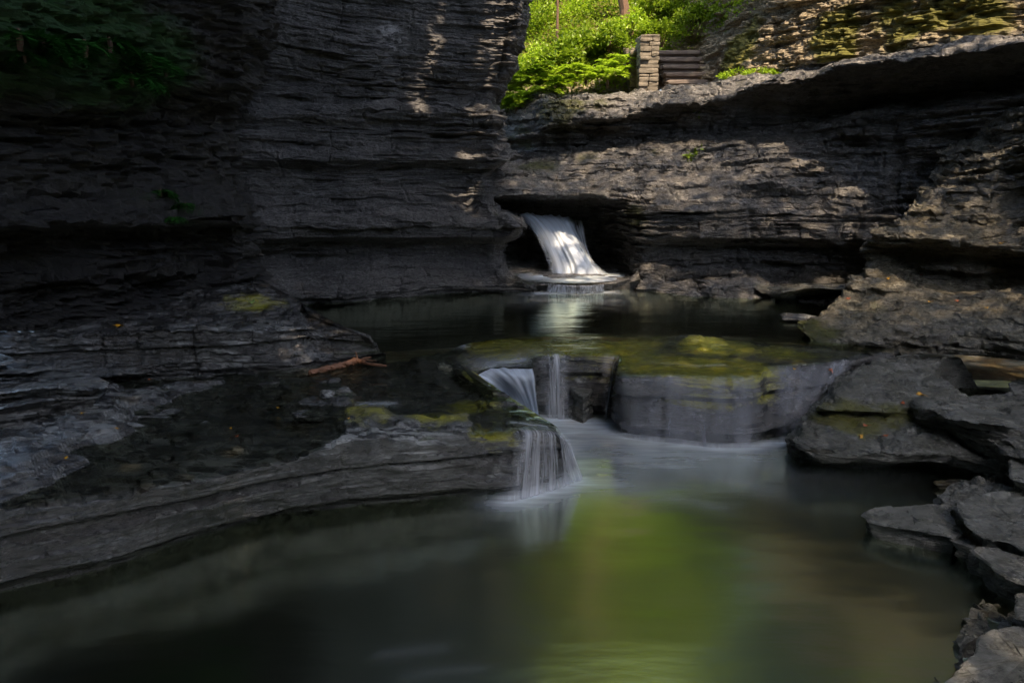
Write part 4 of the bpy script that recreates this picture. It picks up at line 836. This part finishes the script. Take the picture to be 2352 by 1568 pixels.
MS = M['smooth']
slab('flat_rock', [(2196,1150),(2262,1132),(2420,1118),(2560,1200),(2420,1290),(2320,1236),(2262,1228),(2218,1196)], .25, .13, MS, 'greenish-grey plate above the inner end of the jutting slab')
slab('flat_rock', [(2222,1262),(2285,1252),(2420,1285),(2560,1370),(2380,1352),(2296,1318)], .20, .11, MS, 'narrow splintered plate low on the shore below the greenish-grey plate')
slab('flat_rock', [(2246,1462),(2330,1434),(2500,1420),(2700,1640),(2300,1640),(2160,1566),(2232,1506)], .25, .14, MS, 'broad plate in the bottom corner of the shore with a pale green leaf on it')
slab('flat_rock', [(2322,1050),(2400,1036),(2600,1100),(2440,1126),(2318,1096)], .36, .12, MS, 'stepped plate just right of the black undercut')
slab('flat_rock', [(2330,1372),(2440,1352),(2600,1410),(2440,1440),(2330,1420)], .22, .10, MS, 'small dark plate on the shore between the splintered plate and the bottom corner plate')
slab('flat_rock', [(2130,938),(2210,928),(2360,940),(2420,980),(2300,978),(2190,962)], .58, .07, MS, 'thin plate lying on top of the overhanging lobed rock')
# ------------------------------------------------------------------ driftwood
dp = [Z(708, 858, .60), Z(740, 849, .615), Z(775, 841, .62), Z(806, 832, .635), Z(822, 829, .635), Z(850, 836, .625), Z(888, 840, .615)]
root = empty('driftwood_branch', dp[3]); tag(root, 'broken reddish-brown branch lying on the wet shelf', 'branch'); L = np.array(dp[3])
v, q = tube(crow(np.array(dp), np.linspace(0, 6, 60)) - L, np.interp(np.linspace(0, 6, 60), [0, .2, 1, 3, 3.4, 4, 6], [.012, .030, .028, .032, .042, .024, .009]), 10, .35, 4); mk('branch', v, q, M['drift'], parent=root)
for e, s_ in [((.14, .03, .035), .012), ((-.03, .05, .09), .009), ((.2, -.03, .01), .008)]:
    b0 = np.array(dp[4]) - L; v, q = tube([b0, b0 + np.array(e) * .5 + [0, 0, .01], b0 + np.array(e)], [s_, s_ * .8, s_ * .3], 6, .3); mk('twig', v, q, M['drift'], parent=root)

# ------------------------------------------------------------------ fallen leaves, seedlings, dark ferns
def fallen(px_, py_, s_, m, label, group=None):
    p, n = hit(px_, py_, True); n = unit(n * .5 + np.array([0, 0, .8])); a = unit(np.cross(n, rng.normal(size=3))); b = np.cross(n, a)
    th = np.linspace(0, 2 * math.pi, 18, endpoint=False); rr = s_ * (1 + .22 * np.cos(th * 5)) * (1 - .28 * np.abs(np.sin(th)))
    up = .25 * s_ * np.cos(2 * th + 1)
    V = [[0, 0, 0]] + [list(a * r * math.cos(t) + b * r * math.sin(t) * .8 + n * (u + s_ * .15)) for r, t, u in zip(rr, th, up)]
    V += [list(a * s_ * 1.9 + n * .004)]
    Q = [[0, 1 + k, 1 + (k + 1) % 18, 0] for k in range(18)]
    me = bpy.data.meshes.new('fallen_leaf'); me.from_pydata([tuple(q) for q in V], [], [q[:3] for q in Q] + [(1, 2, 19), (18, 1, 19)]); me.materials.append(m)
    o = bpy.data.objects.new('fallen_leaf', me); COL.objects.link(o); o.location = tuple(p + n * .006); tag(o, label, 'leaf', group)
fallen(2115, 908, .045, M['yleaf'], 'large curled yellow leaf on the smooth grey rock')
fallen(2073, 928, .030, M['oleaf'], 'curled brown leaf just below the large yellow leaf')
fallen(1976, 1003, .030, M['yleaf'], 'yellow leaf near the front rim of the overhanging slab')
fallen(1989, 978, .028, M['oleaf'], 'orange-brown leaf on the mossy hollow of the slab')
fallen(2035, 1001, .022, M['oleaf'], 'small dark orange leaf right of the rim leaf')
fallen(1908, 852, .032, M['oleaf'], 'orange leaf stuck high on the wet leaning rock')
fallen(1825, 848, .020, M['yleaf'], 'tiny yellow leaf at the lip of the leaning rock')
for a, b in [(2136, 694), (2201, 692), (2266, 708), (2117, 632), (1949, 686), (2040, 640), (2300, 560)]:
    fallen(a, b, .024, M['oleaf'] if a % 2 else M['yleaf'], 'small autumn leaf scattered on the sloping right bank above the slab', 'autumn leaves on the right bank')
fallen(2083, 1173, .022, M['gleaf'], 'pale leaf on the flat slab jutting into the pool')
fallen(2148, 1197, .026, M['oleaf'], 'dark red leaf at the inner end of the jutting slab')
fallen(2329, 1467, .034, M['gleaf'], 'pale green leaf on the shore rock in the lower corner')
fallen(579, 694, .045, M['gleaf'], 'pale green leaf on the dark bench below the cliff')
fallen(275, 750, .040, M['yleaf'], 'tan leaf on the edge of the dark bench')
for a, b in [(300, 868), (345, 872), (530, 985), (152, 1052), (270, 985), (545, 1003), (800, 962), (640, 938), (190, 950)]:
    fallen(a, b, .016, M['oleaf'] if (a // 5) % 2 else M['yleaf'], 'tiny orange or yellow leaf caught on the wet left shelf', 'tiny leaves on the left shelf')
for a, b, l_ in [(1597, 352, 'upper green seedling on the bright sloping rock'), (1580, 366, 'lower green seedling on the bright sloping rock'), (1604, 262, 'pale seedling in the shadow under the upper ledge'), (1626, 240, 'green seedling hanging from the upper ledge')]:
    p, n = hit(a, b + 6); k = 16; c = rng.normal(size=(k, 3)) * [.04, .04, .03] + [0, 0, .08]; root = empty('seedling', p); tag(root, l_, 'seedling')
    mk('leaves', leaf_quads(c, unit(rng.normal(size=(k, 3)) + [0, 0, .1]), .09, .045), quads(k), M['leaf'], parent=root)
    v, q = tube([[0, 0, -.03], [0, 0, .04], [.01, 0, .09]], [.005, .004, .002], 5); mk('stem', v, q, M['leaf'], parent=root)
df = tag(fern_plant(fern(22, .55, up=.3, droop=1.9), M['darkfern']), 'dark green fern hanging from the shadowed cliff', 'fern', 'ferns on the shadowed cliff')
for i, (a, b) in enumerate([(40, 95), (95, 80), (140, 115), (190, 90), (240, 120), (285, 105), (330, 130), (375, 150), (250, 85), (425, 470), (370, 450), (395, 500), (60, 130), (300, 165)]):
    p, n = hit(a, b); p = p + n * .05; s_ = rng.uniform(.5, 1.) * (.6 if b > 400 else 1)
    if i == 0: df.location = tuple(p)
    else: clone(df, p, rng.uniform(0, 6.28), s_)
